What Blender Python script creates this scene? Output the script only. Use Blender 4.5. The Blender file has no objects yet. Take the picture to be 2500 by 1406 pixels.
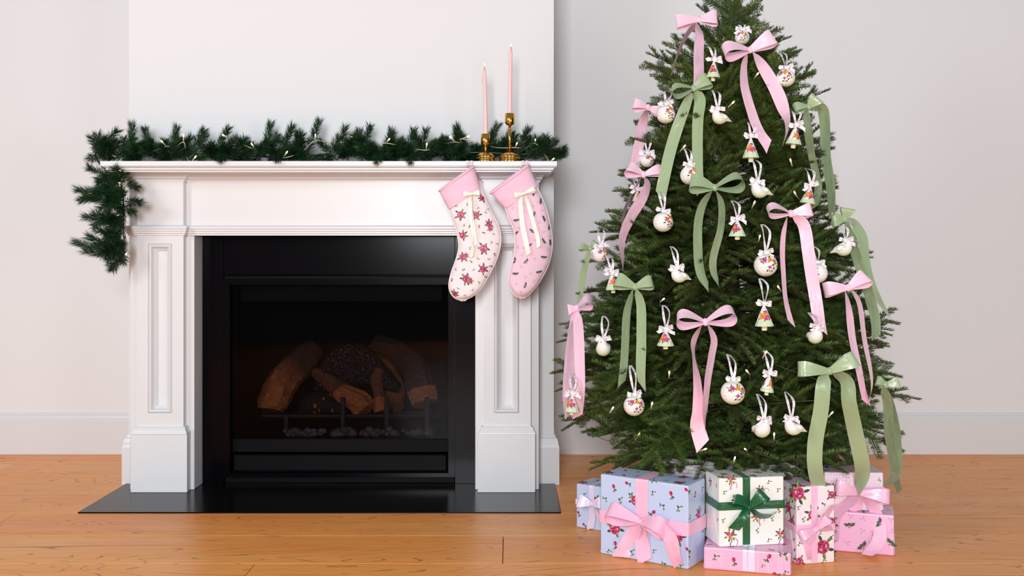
import bpy, bmesh, math, random
from mathutils import Vector, Matrix, Euler
from mathutils.bvhtree import BVHTree

SC = bpy.context.scene
COL = SC.collection
PI = math.pi
R = random.Random(7)

# ------------------------------------------------------------------ camera, world, lights, exposure
F, CX, CY, EYE = 2500.0, 1243.0, 622.0, 0.87      # focal length in pixels, principal point, eye height
cam = bpy.data.cameras.new('camera')
cam.sensor_fit = 'HORIZONTAL'; cam.sensor_width = 36.0; cam.lens = 36.0
cam.shift_x = (1250 - CX) / 2500.0
cam.shift_y = -(703 - CY) / 2500.0
cam.clip_start = 0.05; cam.clip_end = 60
camo = bpy.data.objects.new('camera', cam); COL.objects.link(camo)
camo.location = (0, 0, EYE); camo.rotation_euler = (PI / 2, 0, 0)
SC.camera = camo
SC.view_settings.view_transform = 'Standard'
SC.view_settings.look = 'None'
SC.view_settings.exposure = 0.04
SC.view_settings.gamma = 1.0
SC.view_settings.use_curve_mapping = False

W = bpy.data.worlds.new('room_light'); SC.world = W; W.use_nodes = True
W.node_tree.nodes['Background'].inputs[0].default_value = (0.94, 0.98, 1.0, 1)
W.node_tree.nodes['Background'].inputs[1].default_value = 0.27

def area(name, loc, target, sx, sy, power, col=(1, 1, 1)):
    l = bpy.data.lights.new(name, 'AREA'); l.shape = 'RECTANGLE'; l.size = sx; l.size_y = sy
    l.energy = power; l.color = col
    o = bpy.data.objects.new(name, l); COL.objects.link(o); o.location = loc
    o.rotation_euler = (Vector(target) - Vector(loc)).to_track_quat('-Z', 'Y').to_euler()
    return o
area('window_daylight', (-3.1, 0.3, 2.15), (-0.5, 3.8, 0.85), 1.0, 1.2, 46, (0.945, 0.98, 1.0))
area('softbox_daylight', (-0.50, -2.5, 1.75), (0.35, 4.2, 0.85), 1.0, 1.5, 208, (0.945, 0.98, 1.0))
area('softbox_right_daylight', (2.6, -1.0, 1.0), (1.6, 4.4, 1.9), 1.4, 1.4, 36, (0.945, 0.98, 1.0))

# ------------------------------------------------------------------ helpers
def lin(c):
    return tuple((x / 255 / 12.92) if x / 255 <= 0.04045 else ((x / 255 + 0.055) / 1.055) ** 2.4 for x in c)
def P(x, y, Y):                                    # the point seen at photograph pixel (x, y) at distance Y
    return Vector(((x - CX) / F * Y, Y, EYE + (CY - y) / F * Y))
def smooth(pts, n):                                # Catmull-Rom through pts, n samples
    pts = [tuple(p) for p in pts]
    if len(pts) == 2:
        a, b = pts
        return [tuple(a[k] + (b[k] - a[k]) * i / (n - 1) for k in range(len(a))) for i in range(n)]
    q = [tuple(2 * a - b for a, b in zip(pts[0], pts[1]))] + pts + [tuple(2 * a - b for a, b in zip(pts[-1], pts[-2]))]
    out = []; m = len(pts) - 1
    for i in range(n):
        s = i / (n - 1) * m; k = min(int(s), m - 1); t = s - k
        p0, p1, p2, p3 = q[k:k + 4]
        out.append(tuple(0.5 * (2 * b + (c - a) * t + (2 * a - 5 * b + 4 * c - d) * t * t + (3 * b - a - 3 * c + d) * t ** 3)
                         for a, b, c, d in zip(p0, p1, p2, p3)))
    return out
def table(x, tab):
    if x <= tab[0][0]: return tab[0][1]
    for (a, b), (c, d) in zip(tab, tab[1:]):
        if x <= c: return b + (d - b) * (x - a) / (c - a)
    return tab[-1][1]

ROOTLOC = {}
def mesh_data(name, v, f, m=None, sm=False, uv=None, col=None):
    me = bpy.data.meshes.new(name); me.from_pydata([tuple(x) for x in v], [], f)
    if m: me.materials.append(m)
    if sm: me.polygons.foreach_set('use_smooth', [True] * len(me.polygons))
    if uv:
        l = me.uv_layers.new(name='UVMap'); d = []
        for li in me.loops: d += uv[li.vertex_index]
        l.data.foreach_set('uv', d)
    if col:                                        # one colour per face
        a = me.color_attributes.new('Col', 'FLOAT_COLOR', 'CORNER'); d = []
        for p, c in zip(me.polygons, col): d += [c[0], c[1], c[2], 1.0] * p.loop_total
        a.data.foreach_set('color', d)
    me.update()
    return me
def link(name, me, parent=None, kind=None, label=None):
    o = bpy.data.objects.new(name, me); COL.objects.link(o)
    if parent: o.parent = parent
    if kind: o['kind'] = kind
    if label: o['label'] = label
    return o
def rootloc(p):
    while p.parent: p = p.parent
    return ROOTLOC.get(p.name, Vector((0, 0, 0)))
def obj(name, vf, m, parent=None, sm=False, kind=None, label=None):
    v, f = vf[0], vf[1]; uv = vf[2] if len(vf) > 2 else None
    if parent:
        L = rootloc(parent); v = [Vector(x) - L for x in v]
    return link(name, mesh_data(name, v, f, m, sm, uv), parent, kind, label)
def tag(o, label, cat, group=None):
    o['label'] = label; o['category'] = cat
    if group: o['group'] = group
    return o
def thing(name, label, cat, loc, group=None):
    o = bpy.data.objects.new(name, None); COL.objects.link(o); o.location = loc
    o.empty_display_size = 0.05
    ROOTLOC[o.name] = Vector(loc)
    return tag(o, label, cat, group)

# shapes: each returns (verts, faces) in world coordinates
def box(x0, x1, y0, y1, z0, z1):
    v = [(x, y, z) for z in (z0, z1) for y in (y0, y1) for x in (x0, x1)]
    return v, [(0, 2, 3, 1), (4, 5, 7, 6), (0, 1, 5, 4), (2, 6, 7, 3), (0, 4, 6, 2), (1, 3, 7, 5)]
def join(*parts):
    V, Fa = [], []
    for p in parts:
        n = len(V); V += list(p[0]); Fa += [tuple(i + n for i in f) for f in p[1]]
    return V, Fa
def bevel_box(x0, x1, y0, y1, z0, z1, b=0.003, seg=2):
    bm = bmesh.new()
    v, f = box(x0, x1, y0, y1, z0, z1)
    vs = [bm.verts.new(p) for p in v]
    for q in f: bm.faces.new([vs[i] for i in q])
    bmesh.ops.bevel(bm, geom=bm.edges[:], offset=b, segments=seg, affect='EDGES', profile=0.5)
    bm.verts.index_update()
    out = ([tuple(x.co) for x in bm.verts], [tuple(x.index for x in q.verts) for q in bm.faces])
    bm.free(); return out
def lathe(prof, c, n=32, ax=None, phase=0.0):      # prof: (radius, z) from bottom to top round a vertical axis at c
    V, Fa = [], []
    for r, z in prof:
        for k in range(n):
            a = 2 * PI * k / n + phase
            V.append((c[0] + r * math.cos(a), c[1] + r * math.sin(a), c[2] + z))
    for i in range(len(prof) - 1):
        for k in range(n):
            Fa.append((i * n + k, i * n + (k + 1) % n, (i + 1) * n + (k + 1) % n, (i + 1) * n + k))
    if prof[0][0] > 1e-6: Fa.append(tuple(range(n - 1, -1, -1)))
    if prof[-1][0] > 1e-6: Fa.append(tuple(range((len(prof) - 1) * n, len(prof) * n)))
    return V, Fa
def tube(pts, rad, n=8, caps=True):                # rad: number or list
    pts = [Vector(p) for p in pts]; V, Fa = [], []
    if not hasattr(rad, '__len__'): rad = [rad] * len(pts)
    up = None
    for i, p in enumerate(pts):
        t = (pts[min(i + 1, len(pts) - 1)] - pts[max(i - 1, 0)])
        t = t.normalized() if t.length > 1e-9 else Vector((0, 0, 1))
        if up is None: up = Vector((0, 1, 0)) if abs(t.y) < 0.8 else Vector((1, 0, 0))
        s = t.cross(up)
        s = s.normalized() if s.length > 1e-6 else Vector((1, 0, 0))
        up = s.cross(t).normalized()
        r = rad[i]
        for k in range(n):
            a = 2 * PI * k / n
            V.append(p + (s * math.cos(a) + up * math.sin(a)) * r)
    for i in range(len(pts) - 1):
        for k in range(n):
            Fa.append((i * n + k, i * n + (k + 1) % n, (i + 1) * n + (k + 1) % n, (i + 1) * n + k))
    if caps:
        Fa.append(tuple(range(n - 1, -1, -1))); Fa.append(tuple(range((len(pts) - 1) * n, len(pts) * n)))
    return V, Fa
def ellipsoid(c, rx, ry, rz, nu=20, nv=12, rot=None):
    V, Fa = [], []
    c = Vector(c)
    for i in range(nv + 1):
        la = -PI / 2 + PI * i / nv
        for k in range(nu):
            lo = 2 * PI * k / nu
            q = Vector((rx * math.cos(la) * math.cos(lo), ry * math.cos(la) * math.sin(lo), rz * math.sin(la)))
            V.append(c + (rot @ q if rot else q))
    for i in range(nv):
        for k in range(nu):
            a, b = i * nu + k, i * nu + (k + 1) % nu
            if i == 0: Fa.append((a, b + nu, a + nu))
            elif i == nv - 1: Fa.append((a, b, a + nu))
            else: Fa.append((a, b, b + nu, a + nu))
    return V, Fa
def strip(ctr, wd, wid, m=5, cut0=0.0, cut1=0.0, cup=0.0):
    """a ribbon: centre line, width directions, widths; the ends may be cut slantwise"""
    V, Fa, UV = [], [], []; s = 0.0; N = len(ctr)
    ctr = [Vector(c) for c in ctr]
    LEN = [0.0]
    for i in range(1, N): LEN.append(LEN[-1] + (ctr[i] - ctr[i - 1]).length)
    for i in range(N):
        if i: s += (ctr[i] - ctr[i - 1]).length
        t = (ctr[min(i + 1, N - 1)] - ctr[max(i - 1, 0)]).normalized()
        nn = t.cross(wd[i]).normalized()
        fr_ = max(0.0, 1 - (LEN[-1] - LEN[i]) / max(1e-6, wid[i] * 1.1)); sl = cut1 * fr_ + cut0 * max(0.0, 1 - LEN[i] / max(1e-6, wid[i] * 1.1))
        for j in range(m):
            q = j / (m - 1) - 0.5
            V.append(ctr[i] + wd[i] * (wid[i] * q) + t * (sl * q * wid[i]) + nn * (cup * wid[i] * (0.25 - q * q)))
            UV.append((j / (m - 1), s))
    for i in range(N - 1):
        for j in range(m - 1):
            a = i * m + j
            Fa.append((a, a + 1, a + m + 1, a + m))
    return V, Fa, UV

# ------------------------------------------------------------------ materials
def nodes(name):
    m = bpy.data.materials.new(name); m.use_nodes = True
    nt = m.node_tree
    return m, nt, nt.nodes['Principled BSDF']
def mat(name, rgb, rough=0.5, metal=0.0, spec=0.5, bump=0.0, bscale=200.0, var=0.0, vscale=4.0, sheen=0.0, coat=0.0, aniso=0.0, sub=0.0):
    m, nt, b = nodes(name)
    c = lin(rgb)
    b.inputs['Base Color'].default_value = (*c, 1)
    b.inputs['Roughness'].default_value = rough
    b.inputs['Metallic'].default_value = metal
    b.inputs['Specular IOR Level'].default_value = spec
    b.inputs['Sheen Weight'].default_value = sheen
    b.inputs['Coat Weight'].default_value = coat
    b.inputs['Anisotropic'].default_value = aniso
    if sub:
        b.inputs['Subsurface Weight'].default_value = sub
        b.inputs['Subsurface Radius'].default_value = (0.012, 0.006, 0.005)
    N, L = nt.nodes, nt.links
    tc = N.new('ShaderNodeTexCoord')
    if var:
        no = N.new('ShaderNodeTexNoise'); no.inputs['Scale'].default_value = vscale; no.inputs['Detail'].default_value = 4
        L.new(tc.outputs['Object'], no.inputs['Vector'])
        mx = N.new('ShaderNodeMix'); mx.data_type = 'RGBA'
        mx.inputs['A'].default_value = (*[x * (1 - var) for x in c], 1); mx.inputs['B'].default_value = (*[min(1, x * (1 + var)) for x in c], 1)
        L.new(no.outputs['Fac'], mx.inputs['Factor']); L.new(mx.outputs['Result'], b.inputs['Base Color'])
    if bump:
        no = N.new('ShaderNodeTexNoise'); no.inputs['Scale'].default_value = bscale; no.inputs['Detail'].default_value = 3
        L.new(tc.outputs['Object'], no.inputs['Vector'])
        bp = N.new('ShaderNodeBump'); bp.inputs['Strength'].default_value = bump; bp.inputs['Distance'].default_value = 0.002
        L.new(no.outputs['Fac'], bp.inputs['Height']); L.new(bp.outputs['Normal'], b.inputs['Normal'])
    return m
def emit(name, rgb, s):
    m, nt, b = nodes(name)
    b.inputs['Base Color'].default_value = (*lin(rgb), 1)
    b.inputs['Emission Color'].default_value = (*lin(rgb), 1); b.inputs['Emission Strength'].default_value = s
    return m
def satin(name, rgb, rough=0.30):
    m, nt, b = nodes(name); N, L = nt.nodes, nt.links
    b.inputs['Base Color'].default_value = (*lin(rgb), 1); b.inputs['Roughness'].default_value = rough
    b.inputs['Specular IOR Level'].default_value = 0.7; b.inputs['Metallic'].default_value = 0.0
    b.inputs['Sheen Weight'].default_value = 0.12; b.inputs['Sheen Roughness'].default_value = 0.4
    uv = N.new('ShaderNodeUVMap'); mp = N.new('ShaderNodeMapping'); mp.inputs['Scale'].default_value = (1.6, 22, 1)
    no = N.new('ShaderNodeTexNoise'); no.inputs['Scale'].default_value = 1.0; no.inputs['Detail'].default_value = 2
    bp = N.new('ShaderNodeBump'); bp.inputs['Strength'].default_value = 0.5; bp.inputs['Distance'].default_value = 0.006
    L.new(uv.outputs[0], mp.inputs[0]); L.new(mp.outputs[0], no.inputs['Vector']); L.new(no.outputs['Fac'], bp.inputs['Height'])
    L.new(bp.outputs['Normal'], b.inputs['Normal'])
    return m
def printed_ribbon(name):                          # white satin ribbon with small gold roundels
    m, nt, b = nodes(name); N, L = nt.nodes, nt.links
    b.inputs['Roughness'].default_value = 0.38
    uv = N.new('ShaderNodeUVMap'); sp = N.new('ShaderNodeSeparateXYZ'); L.new(uv.outputs[0], sp.inputs[0])
    def mth(op, a, v=None, bb=None):
        n = N.new('ShaderNodeMath'); n.operation = op
        L.new(a, n.inputs[0])
        if v is not None: n.inputs[1].default_value = v
        if bb is not None: L.new(bb, n.inputs[1])
        return n.outputs[0]
    fr = mth('SUBTRACT', mth('FRACT', mth('MULTIPLY', sp.outputs['Y'], 1 / 0.024)), 0.5)
    fv = mth('MULTIPLY', fr, 1.9)
    fu = mth('SUBTRACT', sp.outputs['X'], 0.5)
    d = mth('SQRT', mth('ADD', mth('MULTIPLY', fu, None, fu), None, mth('MULTIPLY', fv, None, fv)))
    k = mth('LESS_THAN', d, 0.27)
    mx = N.new('ShaderNodeMix'); mx.data_type = 'RGBA'
    mx.inputs['A'].default_value = (*lin((236, 230, 244)), 1); mx.inputs['B'].default_value = (*lin((204, 166, 112)), 1)
    L.new(k, mx.inputs['Factor']); L.new(mx.outputs['Result'], b.inputs['Base Color'])
    return m
def zramp(name, stops, rough=0.12, lo=0.0, hi=1.0):  # glazed ceramic, pigment by height on the piece
    m, nt, b = nodes(name); N, L = nt.nodes, nt.links
    b.inputs['Roughness'].default_value = rough; b.inputs['Coat Weight'].default_value = 0.4; b.inputs['Coat Roughness'].default_value = 0.05
    tc = N.new('ShaderNodeTexCoord'); sp = N.new('ShaderNodeSeparateXYZ'); L.new(tc.outputs['Generated'], sp.inputs[0])
    rp = N.new('ShaderNodeValToRGB'); L.new(sp.outputs['Z'], rp.inputs[0])
    e = rp.color_ramp.elements
    e[0].position = stops[0][0]; e[0].color = (*lin(stops[0][1]), 1)
    e[1].position = stops[-1][0]; e[1].color = (*lin(stops[-1][1]), 1)
    for p, c in stops[1:-1]:
        q = e.new(p); q.color = (*lin(c), 1)
    L.new(rp.outputs[0], b.inputs['Base Color'])
    return m
def col_attr(name, rough=0.5, noise=0.0):
    m, nt, b = nodes(name); N, L = nt.nodes, nt.links
    a = N.new('ShaderNodeVertexColor'); a.layer_name = 'Col'
    b.inputs['Roughness'].default_value = rough
    L.new(a.outputs[0], b.inputs['Base Color'])
    if noise:
        tc = N.new('ShaderNodeTexCoord'); no = N.new('ShaderNodeTexNoise'); no.inputs['Scale'].default_value = 40; no.inputs['Detail'].default_value = 6
        L.new(tc.outputs['Object'], no.inputs['Vector'])
        bp = N.new('ShaderNodeBump'); bp.inputs['Strength'].default_value = noise; bp.inputs['Distance'].default_value = 0.01
        L.new(no.outputs['Fac'], bp.inputs['Height']); L.new(bp.outputs['Normal'], b.inputs['Normal'])
    return m
def needle_mat(name, dark, light, rough=0.42):
    m, nt, b = nodes(name); N, L = nt.nodes, nt.links
    b.inputs['Roughness'].default_value = rough; b.inputs['Specular IOR Level'].default_value = 0.45
    oi = N.new('ShaderNodeObjectInfo'); tc = N.new('ShaderNodeTexCoord')
    no = N.new('ShaderNodeTexNoise'); no.inputs['Scale'].default_value = 25; L.new(tc.outputs['Object'], no.inputs['Vector'])
    ad = N.new('ShaderNodeMath'); ad.operation = 'MULTIPLY_ADD'; ad.inputs[1].default_value = 0.5
    L.new(oi.outputs['Random'], ad.inputs[0]); 
    s2 = N.new('ShaderNodeMath'); s2.operation = 'MULTIPLY'; s2.inputs[1].default_value = 0.6; L.new(no.outputs['Fac'], s2.inputs[0])
    L.new(s2.outputs[0], ad.inputs[2])
    mx = N.new('ShaderNodeMix'); mx.data_type = 'RGBA'
    mx.inputs['A'].default_value = (*lin(dark), 1); mx.inputs['B'].default_value = (*lin(light), 1)
    L.new(ad.outputs[0], mx.inputs['Factor']); L.new(mx.outputs['Result'], b.inputs['Base Color'])
    return m
def wood_floor():
    m, nt, b = nodes('oiled_boards'); N, L = nt.nodes, nt.links
    b.inputs['Specular IOR Level'].default_value = 0.20
    tc = N.new('ShaderNodeTexCoord'); oi = N.new('ShaderNodeObjectInfo')
    cmb = N.new('ShaderNodeVectorMath'); cmb.operation = 'MULTIPLY_ADD'
    cmb.inputs[1].default_value = (37, 11, 23)
    L.new(oi.outputs['Random'], cmb.inputs[0]); L.new(tc.outputs['Object'], cmb.inputs[2])
    def noise(sc, det, dist=0.0, rough=0.5):
        mp = N.new('ShaderNodeMapping'); mp.inputs['Scale'].default_value = sc; L.new(cmb.outputs[0], mp.inputs[0])
        n = N.new('ShaderNodeTexNoise'); n.inputs['Scale'].default_value = 1; n.inputs['Detail'].default_value = det
        n.inputs['Distortion'].default_value = dist; n.inputs['Roughness'].default_value = rough
        L.new(mp.outputs[0], n.inputs['Vector']); return n.outputs['Fac']
    def mix(fac, a, bb):
        mx = N.new('ShaderNodeMix'); mx.data_type = 'RGBA'; L.new(fac, mx.inputs['Factor'])
        for s, q in (('A', a), ('B', bb)):
            if isinstance(q, tuple): mx.inputs[s].default_value = (*lin(q), 1)
            else: L.new(q, mx.inputs[s])
        return mx.outputs['Result']
    def ramp(fac, p0, p1, c0=0.0, c1=1.0):
        r = N.new('ShaderNodeMapRange'); r.inputs[1].default_value = p0; r.inputs[2].default_value = p1
        r.inputs[3].default_value = c0; r.inputs[4].default_value = c1; L.new(fac, r.inputs[0]); return r.outputs[0]
    base = mix(oi.outputs['Random'], (238, 146, 72), (246, 164, 86))
    broad = ramp(noise((0.9, 5, 1), 3, 0.3), 0.3, 0.7)
    c = mix(broad, base, (246, 170, 96))
    rings = noise((0.55, 5.0, 1), 2, 0.6)          # cathedral figure: contour lines of a slow noise
    mu = N.new('ShaderNodeMath'); mu.operation = 'MULTIPLY'; mu.inputs[1].default_value = 30; L.new(rings, mu.inputs[0])
    fr = N.new('ShaderNodeMath'); fr.operation = 'FRACT'; L.new(mu.outputs[0], fr.inputs[0])
    line = ramp(fr.outputs[0], 0.0, 0.13, 0.9, 0.0)
    brk = ramp(noise((3, 30, 1), 4), 0.36, 0.58)
    m3 = N.new('ShaderNodeMath'); m3.operation = 'MULTIPLY'; L.new(line, m3.inputs[0]); L.new(brk, m3.inputs[1])
    c = mix(m3.outputs[0], c, (112, 58, 28))
    fine = ramp(noise((6, 190, 1), 5, 0.0, 0.7), 0.50, 0.74, 0.0, 0.5)
    c = mix(fine, c, (158, 90, 48))
    L.new(c, b.inputs['Base Color'])
    rr = ramp(noise((2, 12, 1), 3), 0.3, 0.7, 0.30, 0.42); L.new(rr, b.inputs['Roughness'])
    bp = N.new('ShaderNodeBump'); bp.inputs['Strength'].default_value = 0.08; bp.inputs['Distance'].default_value = 0.001
    L.new(fine, bp.inputs['Height']); L.new(bp.outputs['Normal'], b.inputs['Normal'])
    return m

M = {}
M['wall'] = mat('wall_paint', (234, 233, 235), 0.85, spec=0.2, bump=0.08, bscale=120)
M['breast'] = mat('chimney_paint', (230, 230, 232), 0.85, spec=0.2, bump=0.06, bscale=120)
M['trim'] = mat('gloss_trim_paint', (226, 226, 229), 0.32, spec=0.4, bump=0.03, bscale=60)
M['floor'] = wood_floor()
M['gap'] = mat('floor_gap', (70, 38, 20), 0.8)
M['slate'] = mat('honed_slate', (13, 11, 13), 0.2, spec=0.17, var=0.25, vscale=30)
M['slip'] = mat('black_slip', (7, 5, 8), 0.16, spec=0.09)
M['black'] = mat('black_steel', (6, 4, 7), 0.5, spec=0.10, bump=0.03, bscale=300)
M['soot'] = mat('firebox_soot', (12, 10, 11), 0.9, spec=0.1)
M['iron'] = mat('grate_iron', (14, 12, 12), 0.6)
M['pebble'] = mat('grey_pebble', (84, 84, 88), 0.6, var=0.5, vscale=60)
M['gold'] = mat('polished_brass', (222, 170, 84), 0.13, metal=1.0)
M['wax'] = mat('pink_wax', (252, 206, 210), 0.45, sub=0.25)
M['wick'] = mat('burnt_wick', (40, 30, 26), 0.9)
M['flame'] = emit('flame', (255, 236, 190), 6.0)
M['bulb'] = emit('warm_bulb', (255, 206, 120), 5.0)
M['tree_wire'] = mat('dull_clear_wire', (84, 84, 60), 0.3, spec=0.5)
M['wire'] = mat('clear_wire', (206, 196, 176), 0.2, spec=0.6)
M['needle'] = needle_mat('fir_needles', (32, 54, 20), (98, 124, 56))
M['pvc'] = needle_mat('artificial_needles', (10, 36, 16), (32, 72, 38), 0.38)
M['bark'] = mat('bark', (62, 50, 34), 0.9, var=0.3, vscale=40, bump=0.4, bscale=90)
M['twig'] = mat('green_twig', (60, 62, 30), 0.8)
M['pot'] = mat('brown_pot', (128, 82, 52), 0.8, var=0.3, vscale=20)
M['weave'] = mat('white_weave', (236, 232, 236), 0.6, bump=0.1, bscale=150)
M['pink'] = satin('pink_satin', (252, 208, 228))
M['sage'] = satin('sage_satin', (160, 180, 140))
M['emerald'] = satin('emerald_satin', (0, 88, 46), 0.3)
M['lilac'] = satin('lilac_satin', (230, 216, 242))
M['cream'] = satin('cream_satin', (250, 243, 228), 0.4)
M['gift_pink'] = satin('gift_pink_satin', (247, 190, 218))
M['prib'] = printed_ribbon('printed_white_ribbon')
M['ceramic'] = zramp('glazed_ball', [(0.0, (214, 224, 184)), (0.13, (226, 230, 204)), (0.26, (246, 240, 240)), (0.84, (247, 241, 241)), (0.90, (214, 228, 200)), (1.0, (208, 224, 196))])
M['cone'] = zramp('glazed_cone', [(0.0, (206, 222, 186)), (0.30, (212, 226, 194)), (0.315, (246, 240, 238)), (1.0, (248, 242, 242))])
M['foot'] = mat('glazed_foot', (226, 228, 198), 0.2, coat=0.3)
M['bird'] = zramp('glazed_bird', [(0.0, (208, 220, 182)), (0.22, (222, 230, 202)), (0.5, (246, 240, 240)), (1.0, (247, 241, 241))])
M['beak'] = mat('glazed_beak', (240, 228, 224), 0.2, coat=0.3)
M['eye'] = mat('painted_eye', (30, 26, 26), 0.2)
M['print'] = col_attr('printed_colours', 0.45)
M['glazeprint'] = col_attr('glazed_colours', 0.15)
def char_mat():
    m, nt, b = nodes('charred_wood'); N, L = nt.nodes, nt.links
    b.inputs['Base Color'].default_value = (*lin((34, 30, 34)), 1); b.inputs['Roughness'].default_value = 0.38
    tc = N.new('ShaderNodeTexCoord'); vo = N.new('ShaderNodeTexVoronoi'); vo.inputs['Scale'].default_value = 75; L.new(tc.outputs['Object'], vo.inputs['Vector'])
    bp = N.new('ShaderNodeBump'); bp.inputs['Strength'].default_value = 1.0; bp.inputs['Distance'].default_value = 0.012
    L.new(vo.outputs['Distance'], bp.inputs['Height']); L.new(bp.outputs['Normal'], b.inputs['Normal'])
    return m
M['char'] = char_mat()
M['log'] = col_attr('fired_log', 0.85, 0.6)
# ------------------------------------------------------------------ the setting
YW, YB = 4.485, 3.898                               # back wall, chimney breast front
BX0, BX1 = -1.447, 0.170                            # chimney breast sides
OX0, OX1, OZ = -1.161, -0.125, 0.941                # mantel opening
IX0, IX1, IZ = -1.080, -0.206, 0.795                # firebox opening
fl = obj('floor', join(box(-3.6, 3.6, -2.6, 2.31, -0.06, 0.0), box(-3.6, 3.6, 2.31, 4.6, -0.06, -0.010)), M['gap'])
fl['kind'] = 'structure'; fl.data.materials[0] = M['gap']
fl2 = []
HX0, HX1, HY0 = -1.452, 0.174, 3.447                # hearth slab
def plank(x0, x1, y0, y1):
    g = 0.0008
    o = obj('plank', bevel_box(x0 + g, x1 - g, y0 + g, y1 - g, -0.010, 0.0, 0.0012, 1), M['floor'], fl)
rows = [(2.598, 2.8855, [-2.4, -0.716, 1.415]), (2.8855, 3.173, [-2.0, -0.018, 2.3]), (3.173, 3.4475, [-1.655, 0.9, 2.6]),
        (3.4475, 3.737, [-2.6, 1.9]), (3.737, 4.026, [-3.0, 1.0]), (4.026, 4.307, [-2.05, 0.55, 2.5]), (4.307, 4.6, [-2.7, 1.78]),
        (2.31, 2.598, [-1.3, 0.6, 2.2])]
for y0, y1, cuts in rows:
    xs = [-3.6] + cuts + [3.6]
    for a, b in zip(xs, xs[1:]):
        if y1 > 3.45 and y0 < 3.9 and a < HX1 and b > HX0:       # the slab is let into the boards
            if a < HX0 - 0.05: plank(a, HX0, y0, y1)
            if b > HX1 + 0.05: plank(HX1, b, y0, y1)
        else: plank(a, b, y0, y1)
# boards of the near floor, outside the frame, one sheet
nf = obj('floor_near', box(-3.6, 3.6, -2.6, 2.309, 0.0, 0.0006), M['floor']); nf['kind'] = 'structure'
wb = obj('wall_back', join(box(-3.6, BX0 + 0.02, YW, YW + 0.12, 0, 3.3), box(BX0 + 0.02, BX1 - 0.02, YW, YW + 0.12, 0, 3.3), box(BX1 - 0.02, 3.6, YW, YW + 0.12, 0, 3.3)), M['wall'])
wb['kind'] = 'structure'
br = obj('wall_chimney_breast', join(box(BX0, IX0, YB, YW, 0, 3.3), box(IX1, BX1, YB, YW, 0, 3.3), box(IX0, IX1, YB, YW, IZ, 3.3)), M['breast'])
br['kind'] = 'structure'
def wrap_mould(x0, x1, yf, yb, prof):               # a moulding round the front and both sides of a block
    V, Fa = [], []
    for o, z in prof:
        V += [(x0 - o, yb, z), (x0 - o, yf - o, z), (x1 + o, yf - o, z), (x1 + o, yb, z)]
    n = len(prof)
    for i in range(n - 1):
        for k in range(3):
            a = i * 4 + k
            Fa.append((a, a + 1, a + 5, a + 4))
    Fa.append((0, 3, 2, 1)); b = (n - 1) * 4; Fa.append((b, b + 1, b + 2, b + 3))
    Fa.append(tuple(i * 4 for i in range(n))[::-1]); Fa.append(tuple(i * 4 + 3 for i in range(n)))
    Fa.append(None) if False else None
    return V, Fa
def run_mould(x0, x1, yb, prof):                    # straight run, prof: (out from the wall, z)
    V, Fa = [], []; n = len(prof)
    for x in (x0, x1):
        V += [(x, yb - o, z) for o, z in prof]
    for i in range(n): Fa.append((i, (i + 1) % n, n + (i + 1) % n, n + i))
    Fa.append(tuple(range(n))[::-1]); Fa.append(tuple(range(n, 2 * n)))
    return V, Fa
SK = [(0, 0), (0.020, 0), (0.020, 0.146), (0.016, 0.152), (0.016, 0.158), (0.013, 0.166), (0.007, 0.170), (0.007, 0.176), (0.003, 0.180), (0, 0.180)]
b = obj('baseboard_left', run_mould(-3.6, BX0, YW, SK), M['trim']); b['kind'] = 'structure'
b = obj('baseboard_right', run_mould(BX1, 3.6, YW, SK), M['trim']); b['kind'] = 'structure'
SK2 = [(0, 0.0), (0.020, 0.0), (0.020, 0.140), (0.017, 0.150), (0.016, 0.160), (0.012, 0.172), (0.006, 0.178), (0.003, 0.186), (0, 0.188)]
b = obj('baseboard_chimney_left', wrap_mould(BX0, -1.30, YB, YW, SK2), M['trim']); b['kind'] = 'structure'
b = obj('baseboard_chimney_right', wrap_mould(0.0, BX1, YB, YW, SK2), M['trim']); b['kind'] = 'structure'
# hearth
he = obj('hearth', bevel_box(HX0, HX1, HY0, 3.90, -0.010, 0.004, 0.001, 1), M['slate'])
tag(he, 'black slate hearth slab set into the wooden floor before the fireplace', 'hearth')

# ------------------------------------------------------------------ mantelpiece
mp = thing('mantelpiece', 'white painted mantelpiece with panelled pilasters and moulded shelf on the chimney breast', 'mantelpiece', ((OX0 + OX1) / 2, 3.8, 0.004))
YJ, YP, YS = 3.776, 3.742, 3.731                    # backing layer, pilaster shafts, plinths
LX0, RX1 = -1.398, 0.110
ZF, ZA = 1.172, 0.968
obj('jamb', bevel_box(LX0, OX0, YJ, YB, 0.004, OZ, 0.002, 1), M['trim'], mp)
obj('jamb', bevel_box(OX1, RX1, YJ, YB, 0.004, OZ, 0.002, 1), M['trim'], mp)
obj('frieze', bevel_box(LX0, RX1, YJ, YB, OZ, 1.176, 0.002, 1), M['trim'], mp)
def sh(z0): return [(0.0, z0), (0.010, z0), (0.012, z0 + 0.004), (0.012, z0 + 0.010), (0.017, z0 + 0.014), (0.024, z0 + 0.018), (0.024, z0 + 0.022), (0.0, z0 + 0.022)]
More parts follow.
